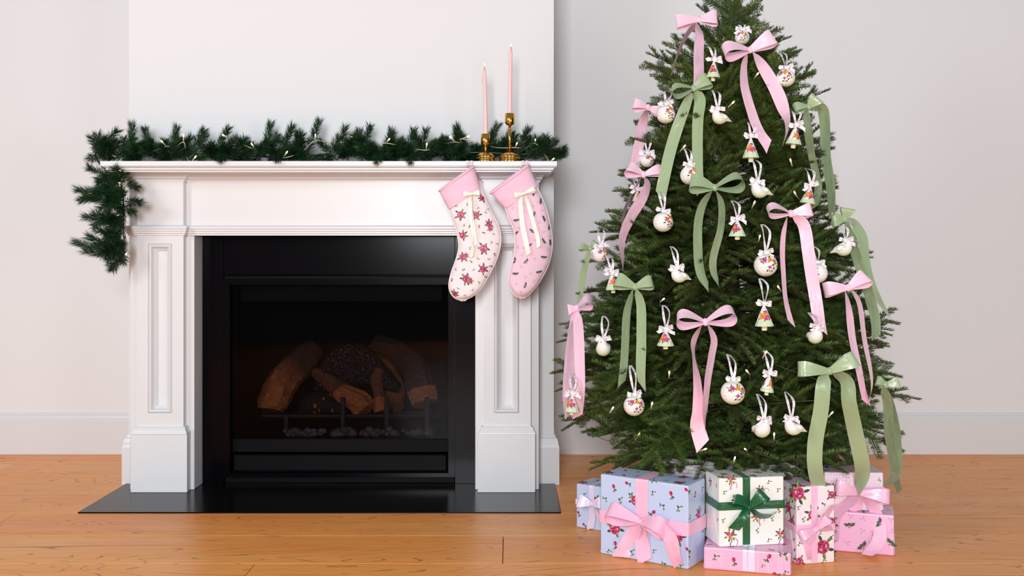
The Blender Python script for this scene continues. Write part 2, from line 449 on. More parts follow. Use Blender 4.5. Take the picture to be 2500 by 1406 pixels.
# shelf: slab over a stepped cornice
obj('shelf', bevel_box(-1.446, 0.170, 3.620, YB, 1.184, 1.2016, 0.0015, 2), M['trim'], mp)
obj('cornice', wrap_mould(-1.420, 0.146, 3.648, YB, [(0, 1.1650), (0.004, 1.1650), (0.004, 1.1685), (0.012, 1.1725), (0.012, 1.1775), (0.021, 1.1815), (0.021, 1.1842), (0, 1.1842)]), M['trim'], mp)
PX = ((-1.360, -1.190), (-0.095, 0.079))
bed = [(0.0, 1.138), (0.004, 1.138), (0.004, 1.143), (0.012, 1.150), (0.013, 1.156), (0.020, 1.162), (0.020, 1.166), (0, 1.166)]
obj('bed_moulding', wrap_mould(LX0, RX1, YJ, YB, bed), M['trim'], mp)
arch = [(0.0, 0.941), (0.006, 0.941), (0.006, 0.946), (0.010, 0.949), (0.010, 0.954), (0.013, 0.957), (0.013, 0.962), (0.016, 0.966), (0.016, 0.972), (0.010, 0.977), (0.0, 0.979)]
obj('architrave', wrap_mould(LX0, RX1, YJ, YB, arch), M['trim'], mp)
def frame_mould(x0, x1, z0, z1, y, prof):
    V, Fa = [], []
    for i, d in prof:
        V += [(x0 + i, y + d, z0 + i), (x1 - i, y + d, z0 + i), (x1 - i, y + d, z1 - i), (x0 + i, y + d, z1 - i)]
    for a in range(len(prof) - 1):
        for k in range(4):
            Fa.append((a * 4 + k, a * 4 + (k + 1) % 4, a * 4 + 4 + (k + 1) % 4, a * 4 + 4 + k))
    return V, Fa
for x0, x1 in PX:
    # shaft with a sunk panel
    a0, a1, c0, c1 = x0 + 0.040, x1 - 0.042, 0.291, 0.911
    zt = 0.945
    pil = obj('pilaster', join(box(x0, a0, YP, YJ, 0.24, zt), box(a1, x1, YP, YJ, 0.24, zt), box(a0, a1, YP, YJ, 0.24, c0), box(a0, a1, YP, YJ, c1, zt)), M['trim'], mp)
    obj('sunk_panel', join(box(a0 + 0.012, a1 - 0.012, YP + 0.030, YP + 0.032, c0 + 0.012, c1 - 0.012)), M['trim'], pil)
    obj('panel_moulding', frame_mould(a0, a1, c0, c1, YP, [(0, 0.0), (0.0012, 0.004), (0.0024, 0.0), (0.007, -0.004), (0.012, -0.0015), (0.015, 0.006), (0.015, 0.012), (0.022, 0.020), (0.025, 0.022), (0.025, 0.031)]), M['trim'], pil)
    obj('plinth', bevel_box(x0 - 0.0195, x1 + 0.0165, YS, YJ, 0.004, 0.217, 0.002, 2), M['trim'], pil)
    obj('base_moulding', wrap_mould(x0, x1, YP, YJ, [(0, 0.217), (0.0165, 0.217), (0.016, 0.2195), (0.010, 0.232), (0.0085, 0.2335), (0.0085, 0.240), (0.006, 0.2425), (0, 0.243)]), M['trim'], pil)
    obj('frieze_block', bevel_box(x0, x1, YP, YJ, 0.97, 1.15, 0.0015, 1), M['trim'], pil)
    obj('cap_moulding', wrap_mould(x0, x1, YP, YJ, arch), M['trim'], pil)
    obj('cornice_block', wrap_mould(x0, x1, YP, YJ, bed), M['trim'], pil)

# ------------------------------------------------------------------ gas fire insert
ins = thing('fireplace_insert', 'black glass-fronted gas fire filling the opening of the white mantelpiece', 'fireplace', ((OX0 + OX1) / 2, 3.88, 0.004))
YF = 3.874
obj('slip', bevel_box(OX0, IX0 - 0.001, YF, YB - 0.0005, 0.004, OZ, 0.001, 1), M['slip'], ins)
obj('slip', bevel_box(IX1 + 0.001, OX1, YF, YB - 0.0005, 0.004, OZ, 0.001, 1), M['slip'], ins)
obj('slip', bevel_box(IX0, IX1, YF, YB - 0.0005, IZ, OZ, 0.001, 1), M['slip'], ins)
t = 0.024
obj('drip_edge', bevel_box(IX0, IX1, YF - 0.010, YF + 0.02, IZ - 0.004, IZ, 0.001, 1), M['slip'], ins)
fz = IZ - 0.014
obj('frame', join(box(IX0, IX0 + t, YF - 0.004, YF + 0.03, 0.03, fz), box(IX1 - t, IX1, YF - 0.004, YF + 0.03, 0.03, fz),
                  box(IX0 + t, IX1 - t, YF - 0.004, YF + 0.03, fz - t, fz), box(IX0 + t, IX1 - t, YF - 0.004, YF + 0.03, 0.03, 0.045)), M['slip'], ins)
obj('hood', bevel_box(IX0 + 0.05, IX1 - 0.05, 3.925, 3.945, fz - t - 0.066, fz - t, 0.002, 1), M['black'], ins)
obj('header', bevel_box(IX0, IX1, 3.884, 3.899, IZ - 0.030, IZ - 0.0042, 0.001, 1), M['black'], ins)
obj('base_panel', bevel_box(IX0, IX1, 3.890, 3.935, 0.0035, 0.047, 0.002, 1), M['black'], ins)
obj('lower_panel', bevel_box(IX0 + t, IX1 - t, 3.905, 3.930, 0.116, 0.170, 0.003, 1), M['black'], ins)
obj('lower_panel', bevel_box(IX0 + t + 0.008, IX1 - t - 0.008, 3.893, 3.920, 0.048, 0.110, 0.003, 1), M['black'], ins)
fb = join(box(IX0 + 0.03, IX1 - 0.03, 4.36, 4.37, 0.0, 0.75), box(IX0 + 0.028, IX0 + 0.032, 3.94, 4.36, 0, 0.75), box(IX1 - 0.032, IX1 - 0.028, 3.94, 4.36, 0, 0.75),
          box(IX0 + 0.03, IX1 - 0.03, 3.94, 4.36, 0.75, 0.76), box(IX0 + 0.03, IX1 - 0.03, 3.93, 4.36, 0.150, 0.165))
obj('firebox', fb, M['soot'], ins)
mg, nt, pb = nodes('tinted_fire_glass')
nt.nodes.remove(pb); out = nt.nodes['Material Output']
tr = nt.nodes.new('ShaderNodeBsdfTransparent'); tr.inputs[0].default_value = (0.64, 0.62, 0.65, 1)
gl = nt.nodes.new('ShaderNodeBsdfGlossy'); gl.inputs['Roughness'].default_value = 0.03
fr_ = nt.nodes.new('ShaderNodeFresnel'); fr_.inputs[0].default_value = 1.15
ms = nt.nodes.new('ShaderNodeMixShader'); nt.links.new(fr_.outputs[0], ms.inputs[0]); nt.links.new(tr.outputs[0], ms.inputs[1]); nt.links.new(gl.outputs[0], ms.inputs[2]); nt.links.new(ms.outputs[0], out.inputs[0])
obj('glass_pane', box(IX0 + t, IX1 - t, 3.898, 3.902, 0.172, fz - t), mg, ins)

# grate
gr = thing('fire_grate', 'black iron grate holding the logs inside the gas fire', 'grate', (-0.62, 4.05, 0.165))
zt_ = 0.225
obj('front_bar', tube([P(640, 1016, 4.02), P(1070, 1016, 4.02)], 0.008), M['iron'], gr)
obj('rear_bar', tube([P(640, 1008, 4.20), P(1070, 1008, 4.20)], 0.008), M['iron'], gr)
for x in (700, 838, 945, 1043):
    bs = P(x, 1016, 4.02)
    obj('upright', bevel_box(bs.x - 0.009, bs.x + 0.009, 4.005, 4.023, 0.166, bs.z + (0.075 if x > 720 else 0.01), 0.002, 1), M['iron'], gr)
    obj('cross_bar', tube([(bs.x, 4.02, bs.z), (bs.x, 4.20, bs.z)], 0.007), M['iron'], gr)

TAN, CHAR, BRN = lin((176, 104, 56)), lin((22, 18, 20)), lin((78, 52, 40))
def log(path, rads, colf, label, seed, flat=1.0, lump=0.16, char=False):
    rr = random.Random(seed)
    pts = smooth([tuple(p) + (r,) for p, r in zip(path, rads)], 26)
    n = 18
    v, f = tube([Vector(p[:3]) for p in pts], [p[3] for p in pts], n)
    ph = [rr.uniform(0, 6) for _ in range(6)]
    vv = []
    for i, q in enumerate(v):
        k, a = i // n, 2 * PI * (i % n) / n
        c = Vector(pts[k][:3]); t_ = k / 25
        d = 1 + lump * (0.5 * math.sin(2 * a + ph[0] + t_ * 5) + 0.5 * math.sin(3 * a + ph[1] - t_ * 7) + 0.35 * math.sin(7 * a + ph[2] + t_ * 3) + 0.3 * rr.uniform(-1, 1))
        w = (Vector(q) - c) * d
        w.y *= flat
        vv.append(c + w)
    o = thing('log', label, 'log', pts[13][:3])
    L = ROOTLOC[o.name]
    cols = []
    for fa in f:
        ctr = sum((vv[i] for i in fa), Vector()) / len(fa)
        ks = sum(i // n for i in fa) / len(fa) / 25
        cl = colf(ks, ctr, len(fa) > 4, rr); s = rr.uniform(0.75, 1.2)
        cols.append(tuple(x * s for x in cl))
    me = mesh_data('log', [p - L for p in vv], f, M['char'] if char else M['log'], char, None, cols)
    link('bark', me, o)
    return o
def mixc(a, b, t): return tuple(x + (y - x) * max(0, min(1, t)) for x, y in zip(a, b))
log([P(770, 852, 4.22), P(735, 885, 4.16), P(690, 930, 4.09), P(668, 985, 4.045), P(664, 1002, 4.035)], [0.040, 0.055, 0.062, 0.060, 0.048],
    lambda t, c, e, r: TAN if e and t > .5 else mixc(mixc(BRN, CHAR, .35), TAN, (t - 0.30) * 3.5), 'tan bent log with a cut face, leftmost in the grate', 1)
log([P(772, 950, 4.20), P(815, 908, 4.17), P(862, 895, 4.16), P(915, 915, 4.15), P(975, 950, 4.16)], [0.030, 0.070, 0.090, 0.062, 0.018],
    lambda t, c, e, r: CHAR, 'thick charred black log in the middle of the grate', 2, lump=0.2, char=True)
log([P(890, 865, 4.27), P(930, 900, 4.25), P(960, 945, 4.22), P(964, 995, 4.17)], [0.048, 0.050, 0.046, 0.036],
    lambda t, c, e, r: mixc(TAN, BRN, .35), 'pale split log standing behind the charred log', 3, flat=0.6)
log([P(915, 842, 4.26), P(960, 855, 4.22), P(1010, 890, 4.15), P(1028, 945, 4.09), P(1037, 985, 4.06)], [0.036, 0.045, 0.052, 0.054, 0.048],
    lambda t, c, e, r: TAN if t > .80 else mixc(BRN, CHAR, .45), 'long bent brown log with a pale cut end, rightmost in the grate', 4)
log([P(768, 908, 4.15), P(805, 930, 4.12), P(840, 962, 4.08), P(880, 985, 4.055), P(893, 1003, 4.04)], [0.022, 0.030, 0.036, 0.046, 0.040],
    lambda t, c, e, r: TAN if t > .42 else mixc(TAN, CHAR, .7), 'short tan split log lying foremost in the grate', 5)
log([P(925, 905, 4.11), P(918, 930, 4.09), P(925, 965, 4.07), P(932, 1005, 4.05)], [0.026, 0.022, 0.020, 0.030],
    lambda t, c, e, r: TAN if t > .72 else mixc(BRN, TAN, .25), 'thin crooked log right of the foremost tan log', 6)
log([P(738, 1000, 4.15), P(780, 985, 4.14), P(838, 990, 4.12)], [0.036, 0.046, 0.036], lambda t, c, e, r: mixc(CHAR, TAN, 0.9 if r.random() < 0.04 else 0), 'low charred log lying on the grate bars', 8)
# pebbles
pebs = []
for k in range(5):
    rr = random.Random(40 + k)
    v, f = ellipsoid((0, 0, 0), 1, 1, 1, 8, 5)
    v = [Vector(q) * rr.uniform(0.7, 1.15) for q in v]
    pebs.append(mesh_data('pebble', v, f, M['pebble']))
for k in range(90):
    px_, Yp = R.uniform(695, 1062), R.uniform(3.955, 4.00)
    s = R.uniform(0.008, 0.016)
    o = link('pebble', pebs[k % 5]); o.location = (P(px_, 1000, Yp).x, Yp, 0.1655 + s * 0.8 + (0.011 if k > 55 else 0))
    o.scale = (s * 1.2, s, s * 0.8); o.rotation_euler = (0, 0, R.uniform(0, 6))
    tag(o, 'small grey pebble on the firebox floor below the grate', 'pebble', 'grey pebbles on the firebox floor')

# ------------------------------------------------------------------ candlesticks and candles on the shelf
ZS = 1.2016
YC = 3.69
def candlestick(x, base_w, cup_top, cup_bot, cup_w, label):
    s = YC / F
    X = P(x, 0, YC).x
    t_ = thing('candlestick', label, 'candlestick', (X, YC, ZS), 'brass candlesticks on the mantel shelf')
    rb = base_w / 2 * s; zc0 = P(0, cup_bot, YC).z - ZS; zc1 = P(0, cup_top, YC).z - ZS; rc = cup_w / 2 * s
    base = [(rb * .80, 0), (rb * .93, 0.001), (rb * .97, 0.006), (rb * .93, 0.011), (rb * .86, 0.013), (rb * .98, 0.016), (rb, 0.021), (rb * .97, 0.026), (rb * .80, 0.030), (rb * .62, 0.033), (rb * .60, 0.034), (rb * .30, 0.0365), (0.007, 0.038), (0.0, 0.038)]
    c = (X, YC, ZS)
    obj('base', lathe(base, c, 48), M['gold'], t_, True)
    obj('stem', lathe([(0.0055, 0.036), (0.0055, zc0 + 0.004), (0.0, zc0 + 0.004)], c, 20), M['gold'], t_, True)
    cup = [(0.006, zc0 - 0.002), (0.011, zc0), (rc * .86, zc0 + 0.004), (rc * .98, zc0 + 0.010), (rc, zc0 + 0.016), (rc, zc1 - 0.001), (rc - 0.0015, zc1), (rc - 0.003, zc1 - 0.001), (rc - 0.003, zc0 + 0.016), (0.0, zc0 + 0.015)]
    obj('cup', lathe(cup, c, 40), M['gold'], t_, True)
    return X, zc0, zc1
def candle(x, X, zc0, tip, bot_w, top_w, lean, label):
    s = YC / F
    z0 = ZS + zc0 + 0.0155; z1 = P(0, tip, YC).z
    t_ = thing('taper_candle', label, 'candle', (X, YC, z0), 'pink taper candles on the mantel shelf')
    n = 14; pts = []; rads = []
    for i in range(n):
        q = i / (n - 1)
        pts.append((X + lean * s * q * q, YC, z0 + (z1 - z0) * q)); rads.append((bot_w + (top_w - bot_w) * q) / 2 * s)
    rads[-1] *= 0.72
    obj('wax', tube(pts, rads, 20), M['wax'], t_, True)
    tx = X + lean * s
    obj('wick', tube([(tx, YC, z1 - 0.002), (tx + 0.0005, YC, z1 + 0.006), (tx + 0.0015, YC, z1 + 0.010)], 0.0009, 6), M['wick'], t_)
    obj('flame', lathe([(0.0, 0.007), (0.0016, 0.009), (0.0021, 0.012), (0.0013, 0.016), (0.0, 0.0205)], (tx + 0.001, YC, z1), 12), M['flame'], t_, True)
    dr = [(tx - top_w * s * .25, YC - 0.001, z1 - 0.001), (tx - top_w * s * .48, YC - 0.002, z1 - 0.010), (tx - top_w * s * .62, YC - 0.002, z1 - 0.032), (tx - top_w * s * .72, YC - 0.001, z1 - 0.052)]
    obj('wax_drip', tube([Vector(q) for q in smooth(dr, 10)], [0.0012, 0.0018, 0.002, 0.0022, 0.0022, 0.0022, 0.0023, 0.0026, 0.0028, 0.0012], 8), M['wax'], t_, True)
X, z0, z1 = candlestick(1185.5, 49, 327, 355, 23, 'short polished brass candlestick on the mantel shelf')
candle(1185, X, z0, 167, 12.5, 7.5, -3, 'shorter lit pink taper candle in the short brass candlestick')
X, z0, z1 = candlestick(1244.6, 54, 277, 305, 24, 'tall polished brass candlestick on the mantel shelf')
candle(1245, X, z0, 119, 12.5, 7.5, 3, 'taller lit pink taper candle in the tall brass candlestick')
# ------------------------------------------------------------------ needles and twigs
def add_needle(V, Fa, base, d, side, ln, w):
    m_ = base + d * (ln * 0.45)
    i = len(V)
    V += [base, m_ + side * (w / 2), base + d * ln, m_ - side * (w / 2)]
    Fa.append((i, i + 1, i + 2, i + 3))
def brush(L, seed, ln=0.036, n=230, w=0.0015):      # artificial pine tip, needles all round a stem along +X
    rr = random.Random(seed); V, Fa = [], []
    for i in range(n):
        t_ = rr.random(); t_ = t_ ** 0.8
        x = L * (0.06 + 0.94 * t_); a = rr.uniform(0, 2 * PI); el = math.radians(rr.uniform(38, 68) * (1 - 0.40 * t_))
        d = Vector((math.cos(el), math.sin(el) * math.cos(a), math.sin(el) * math.sin(a)))
        s = d.cross(Vector((rr.uniform(-1, 1), rr.uniform(-1, 1), rr.uniform(-1, 1)))).normalized()
        add_needle(V, Fa, Vector((x, 0, 0.002 * math.sin(x * 20))), d, s, ln * rr.uniform(0.75, 1.1), w)
    stem = tube([(0, 0, 0), (L * .5, 0, 0.002), (L, 0, 0)], [0.0022, 0.0018, 0.0012], 5)
    return (V, Fa), stem
BR = []
for k in range(6):
    L_ = (0.085, 0.10, 0.12, 0.13, 0.15, 0.11)[k]
    nd, st = brush(L_, 100 + k, n=int(3600 * L_))
    BR.append((L_, mesh_data('pine_tip_needles', nd[0], nd[1], M['pvc']), mesh_data('pine_tip_stem', st[0], st[1], M['twig'])))
ga = thing('pine_garland', 'dark green artificial pine garland along the mantel shelf, hanging down its left end', 'garland', (-0.62, 3.75, ZS))
def place_x(o, base, d, roll, parent):              # put an object made along +X at base, pointing along d
    L = rootloc(parent)
    q = Vector(d).normalized().to_track_quat('X', 'Z')
    m_ = Matrix.Translation(Vector(base) - L) @ q.to_matrix().to_4x4() @ Matrix.Rotation(roll, 4, 'X')
    o.parent = parent; o.matrix_basis = m_
def tip(base, end, stretch=True):
    base, end = Vector(base), Vector(end); d = end - base
    want = max(0.06, d.length - 0.012)
    k = min(range(6), key=lambda i: abs(BR[i][0] - want) + R.uniform(0, 0.02))
    if not stretch: k = R.randrange(6)
    o = link('pine_tip', BR[k][2]); place_x(o, base, d, R.uniform(0, 6.28), ga)
    if stretch:
        s = want / BR[k][0]; o.scale = (s, 1, 1)
    n = link('needles', BR[k][1], o, 'stuff')
core = [P(1378, 384, 3.70)] + [P(x, 378 + R.uniform(-6, 4), 3.76 + R.uniform(-.02, .02)) for x in range(1320, 250, -60)] + [P(236, 372, 3.70), P(246, 402, 3.69), P(285, 425, 3.68), P(300, 480, 3.66), P(302, 560, 3.655), P(303, 632, 3.65)]
obj('wire_core', tube([Vector(q) for q in smooth(core, 160)], 0.0028, 6), M['pvc'], ga)
for x, y in ((236, 322), (322, 296), (352, 310), (300, 330), (432, 306), (500, 312), (560, 308), (470, 330), (662, 296), (716, 302), (738, 322), (782, 288), (842, 304), (905, 302), (960, 322), (1012, 312), (1042, 312), (1094, 338), (1130, 326), (1218, 300), (1205, 322), (1292, 308), (1344, 340), (1384, 368), (1312, 330), (600, 330), (404, 335), (875, 325), (1250, 320), (680, 325)):
    lean = R.uniform(14, 45) if x > 420 else R.uniform(-22, 10)
    Yt = R.uniform(3.70, 3.80)
    tip(P(x - lean, 384, Yt - 0.01), P(x, y + 2, Yt))
for k in range(190):                                # the body of the garland, resting on the shelf
    x = R.uniform(232, 1352)
    b0 = Vector((P(x, 380, 3.74).x, R.uniform(3.70, 3.79), ZS + R.uniform(0.012, 0.05)))
    d = Vector((R.uniform(-0.3, 1.0), R.uniform(-1.0, 0.45), R.uniform(-0.10, 0.55))).normalized()
    ln = R.uniform(0.07, 0.12)
    e = b0 + d * ln
    if -0.15 < e.x < 0.07 or -0.15 < b0.x < 0.07: b0.y = max(b0.y, 3.765); e.y = max(e.y, 3.765)
    e.y = min(e.y, YB - 0.045)
    if e.y > 3.60: e.z = max(e.z, ZS + 0.012)
    e.x = min(e.x, 0.20)
    tip(b0, e)
for x in (690, 925, 1010, 548):               # a few tips nod over the shelf edge
    b0 = P(x, 384, 3.69); tip(b0, Vector((b0.x + R.uniform(-.01, .02), 3.598, ZS + R.uniform(-0.002, 0.010))))
for (bx, by), (x, y) in (((285, 436), (213, 408)), ((300, 480), (183, 462)), ((302, 500), (202, 478)), ((303, 545), (200, 530)), ((303, 560), (225, 520)), ((305, 622), (180, 590)), ((306, 618), (210, 575)), ((305, 630), (200, 612)), ((303, 600), (300, 642)),
                         ((296, 440), (330, 455)), ((300, 500), (322, 520)), ((298, 470), (190, 490)), ((300, 420), (235, 440)), ((300, 600), (235, 600)), ((302, 520), (225, 555)), ((285, 425), (255, 400)), ((300, 450), (262, 520)), ((302, 540), (270, 610)),
                         ((240, 372), (228, 345)), ((262, 384), (238, 350)), ((250, 385), (232, 385))):
    Yt = R.uniform(3.635, 3.675)
    tip(P(bx, by, Yt), P(x, y, Yt + R.uniform(-0.03, 0.02)))
for k in range(42):
    y = R.uniform(430, 628); b0 = P(R.uniform(292, 308), y, 3.66)
    d = Vector((R.uniform(-1, 0.12), R.uniform(-0.8, 0.4), R.uniform(-0.7, 0.3))).normalized()
    tip(b0, b0 + d * R.uniform(0.06, 0.10))
def lights(name, label, pts, bulbs, where, parent_loc, rad=0.0017, n=None, wm=None):
    t_ = thing(name, label, 'fairy lights', parent_loc)
    sm_ = [Vector(q) for q in smooth(pts, n or len(pts) * 6)]
    obj('wire', tube(sm_, rad, 5), wm or M['wire'], t_, True)
    for b0, d in bulbs:
        d = Vector(d).normalized()
        k = obj('socket', tube([b0 - d * 0.022, b0 - d * 0.004], 0.0022, 6), M['wire'], t_, True)
        obj('bulb', tube([b0 - d * 0.005, b0, b0 + d * 0.004, b0 + d * 0.006], [0.002, 0.0027, 0.002, 0.0008], 8), M['bulb'], k, True)
    return t_
gb = [(1351, 388), (1307, 341), (1262, 350), (1143, 333), (1100, 335), (1042, 352), (950, 340), (860, 335), (770, 330), (700, 372), (615, 352), (545, 330), (477, 383), (448, 331), (395, 345), (292, 417), (291, 446), (289, 525), (308, 620)]
wpts, bl = [], []
for i, (x, y) in enumerate(gb):
    Yb_ = 3.640 if y > 400 else 3.668
    q = P(x, y, Yb_); d = Vector((R.uniform(-.6, .8), R.uniform(-.6, 0), R.uniform(.2, 1)))
    if y > 400: d = Vector((R.uniform(-1, 0), -.4, R.uniform(-.5, .5)))
    bl.append((q, d)); wpts.append(q - d.normalized() * 0.024)
    if i < len(gb) - 1:
        x2, y2 = gb[i + 1]; wpts.append(P((x + x2) / 2 + R.uniform(-8, 8), min(380, (y + y2) / 2 + R.uniform(8, 26)) if y2 < 400 else (y + y2) / 2, Yb_ + R.uniform(0.03, 0.09)))
lights('fairy_lights', 'clear wire fairy lights wound through the mantel garland', wpts, bl, ga, (-0.6, 3.7, ZS))

# ------------------------------------------------------------------ flat print: small painted motifs
class Print:
    def __init__(s, f, h0=0.0005, dh=0.00012):
        s.f, s.h0, s.dh = f, h0, dh; s.V, s.Fa, s.C = [], [], []
    def poly(s, pts, col, layer):
        vs = [s.f(u, v, s.h0 + layer * s.dh) for u, v in pts]
        if any(q is None for q in vs): return
        n = len(s.V); s.V += vs; s.Fa.append(tuple(range(n, n + len(vs)))); s.C.append(lin(col))
    def blob(s, x, y, rx, ry, rot, col, layer, n=9):
        c, q = math.cos(rot), math.sin(rot)
        s.poly([(x + rx * math.cos(2 * PI * k / n) * c - ry * math.sin(2 * PI * k / n) * q, y + rx * math.cos(2 * PI * k / n) * q + ry * math.sin(2 * PI * k / n) * c) for k in range(n)], col, layer)
    def leaf(s, x, y, ln, w, a, col, layer=0, col2=None):
        c, q = math.cos(a), math.sin(a)
        def T(u, v): return (x + u * c - v * q, y + u * q + v * c)
        s.poly([T(0, 0), T(ln * .3, -w * .42), T(ln * .65, -w * .4), T(ln, 0)], col, layer)
        s.poly([T(0, 0), T(ln, 0), T(ln * .65, w * .4), T(ln * .3, w * .42)], col2 or tuple(min(255, int(k * 1.35) + 8) for k in col), layer)
    def line(s, x0, y0, x1, y1, w, col, layer=0):
        dx, dy = x1 - x0, y1 - y0; l = math.hypot(dx, dy) or 1; nx, ny = -dy / l * w / 2, dx / l * w / 2
        s.poly([(x0 + nx, y0 + ny), (x1 + nx, y1 + ny), (x1 - nx, y1 - ny), (x0 - nx, y0 - ny)], col, layer)
    def build(s, m, parent, name='floral_print'):
        if not s.Fa: return
        L = rootloc(parent)
        return link(name, mesh_data(name, [Vector(q) - L for q in s.V], s.Fa, m, False, None, s.C), parent, 'stuff')
G1, G2 = (38, 66, 32), (84, 112, 50)
ROSE = [(196, 52, 104), (222, 104, 146), (150, 28, 74), (236, 160, 186)]
CRIM = [(178, 40, 84), (206, 92, 128), (128, 22, 60), (228, 140, 168)]
MAG = [(190, 34, 120), (222, 90, 160), (150, 18, 90), (236, 140, 190)]
ORG = [(228, 120, 24), (244, 170, 60), (190, 80, 14), (250, 206, 110)]
def rose(p, x, y, s, pal=ROSE, leaves=5, rot=None, rr=R):
    rot = rr.uniform(0, 6) if rot is None else rot
    for k in range(leaves):
        a = rot + 2 * PI * k / leaves + rr.uniform(-.25, .25)
        p.leaf(x + math.cos(a) * s * .62, y + math.sin(a) * s * .62, s * rr.uniform(.6, .95), s * .42, a + rr.uniform(-.4, .4), G1 if k % 2 else G2, 0)
    for k in range(7):
        a = rot + 2 * PI * k / 7
        p.blob(x + math.cos(a) * s * .44, y + math.sin(a) * s * .44, s * .34, s * .40, a, pal[k % 2], 1)
    for k in range(5):
        a = rot + .4 + 2 * PI * k / 5
        p.blob(x + math.cos(a) * s * .27, y + math.sin(a) * s * .25, s * .22, s * .30, a, (pal[2], pal[3], pal[0])[k % 3], 2)
    for k in range(3):
        a = rot + 2 * PI * k / 3
        p.blob(x + math.cos(a) * s * .12, y + math.sin(a) * s * .12, s * .13, s * .18, a, (pal[0], pal[2], pal[1])[k], 3)
    p.blob(x, y, s * .08, s * .08, 0, pal[2], 4, 6)
def bud(p, x, y, s, pal=ROSE, rot=0.0):
    c, q = math.cos(rot), math.sin(rot)
    p.line(x, y, x + q * s, y - c * s, s * .1, G1)
    p.leaf(x + q * s * .5, y - c * s * .5, s * .55, s * .3, rot - .6, G1); p.leaf(x + q * s * .7, y - c * s * .7, s * .5, s * .26, rot + PI + .5, G2)
    p.blob(x, y, s * .30, s * .38, rot, pal[0], 1); p.blob(x + s * .05, y + s * .04, s * .16, s * .24, rot, pal[2], 2); p.blob(x - s * .1, y, s * .1, s * .2, rot, pal[1], 2)
def sprig(p, x, y, s, rot=0.0, col=G1, n=3):
    c, q = math.cos(rot), math.sin(rot)
    p.line(x - c * s * .5, y - q * s * .5, x + c * s * .4, y + q * s * .4, s * .06, col)
    for k in range(n):
        t_ = -.3 + .7 * k / max(1, n - 1)
        p.leaf(x + c * s * t_, y + q * s * t_, s * .48, s * .26, rot + (.9 if k % 2 else -.9), col if k % 2 else G2)
def holly(p, x, y, s, rot=0.0):
    for a, l in ((rot + .35, 1.0), (rot + PI - .5, .9), (rot + 1.6, .55)):
        c, q = math.cos(a), math.sin(a)
        def T(u, v): return (x + (u * c - v * q) * s, y + (u * q + v * c) * s)
        w = .30
        p.poly([T(.08, 0), T(.25 * l, -w * .5), T(.36 * l, -w * 1.0), T(.45 * l, -w * .5), T(.62 * l, -w * .95), T(.70 * l, -w * .4), T(l, 0)], (22, 74, 52), 0)
        p.poly([T(.08, 0), T(l, 0), T(.70 * l, w * .4), T(.62 * l, w * .95), T(.45 * l, w * .5), T(.36 * l, w * 1.0), T(.25 * l, w * .5)], (48, 112, 76), 0)
    for k in range(3):
        p.blob(x + s * .15 * math.cos(2.1 * k + rot), y - s * .08 + s * .15 * math.sin(2.1 * k + rot), s * .10, s * .10, 0, (186, 30, 66), 2, 7)
def berries(p, x, y, s, rot=0.0):
    for k in range(3):
        a = rot + 2.2 * k
        p.line(x, y, x + math.cos(a) * s * .6, y + math.sin(a) * s * .6, s * .06, (140, 138, 116))
        p.blob(x + math.cos(a) * s * .6, y + math.sin(a) * s * .6, s * .11, s * .11, 0, (110, 60, 66), 1, 6)

# ------------------------------------------------------------------ bows
def loop_strip(K, tipv, n_out, w, phi, bulge, N=30, m=5, pinch=0.32):
    """one bow loop: out from the knot, round and back; phi tilts the opening into view"""
    a = tipv.normalized(); L = tipv.length; n = a.cross(n_out).normalized(); d = n_out.normalized()
    od = d * math.cos(phi) + n * math.sin(phi); wd = n * math.cos(phi) - d * math.sin(phi)
    ctr, wdirs, wids = [], [], []
    for i in range(N):
        th = 2 * PI * i / (N - 1)
        s = (1 - math.cos(th)) / 2
        u = L * (s ** 0.8)
        v = bulge * L * math.sin(th) * (0.35 + 0.65 * s) * 0.9
        ctr.append(K + a * u + od * v); wdirs.append(wd)
        wids.append(w * (pinch + (1 - pinch) * min(1, (s * 1.35)) ** 0.75))
    return strip(ctr, wdirs, wids, m, cup=0.05)
def knot_shape(K, rx, rz, ry):
    v, f = ellipsoid(K, rx, ry, rz, 16, 10)
    vv = []
    for q in v:
        q = Vector(q) - Vector(K); a = math.atan2(q.x, q.y)
        vv.append(Vector(K) + q * (1 + 0.13 * math.sin(4 * a + q.z * 200)))
    return vv, f
def tail_strip(pts3, wpx, wn, Yref, cut=0.6, twist0=1.0, N=40, wave=0.004, seed=0, wmul=1.0):
    """a hanging end: world points, seen widths (m), nominal ribbon width"""
    rr = random.Random(seed); ph = rr.uniform(0, 6)
    raw = [tuple(p) + (w_,) for p, w_ in zip(pts3, wpx)]
    sm_ = smooth(raw, N)
    ctr = [Vector(q[:3]) for q in sm_]; ws = [q[3] for q in sm_]
    for i in range(N): ctr[i].y += wave * math.sin(ph + 9 * i / N * 1.4)
    wd = []; wid = []
    for i in range(N):
        t_ = (ctr[min(i + 1, N - 1)] - ctr[max(i - 1, 0)])
        p2 = Vector((t_.z, 0, -t_.x))
        p2 = p2.normalized() if p2.length > 1e-6 else Vector((1, 0, 0))
        r = max(0.08, min(1.0, ws[i] / wn)); tw = math.acos(r) * twist0
        wd.append((p2 * math.cos(tw) + Vector((0, 1, 0)) * math.sin(tw)).normalized()); wid.append(max(wn, ws[i]) if i > 2 else wn * (0.45 + 0.18 * i))
    return strip(ctr, wd, wid, 5, 0, cut, cup=0.06)

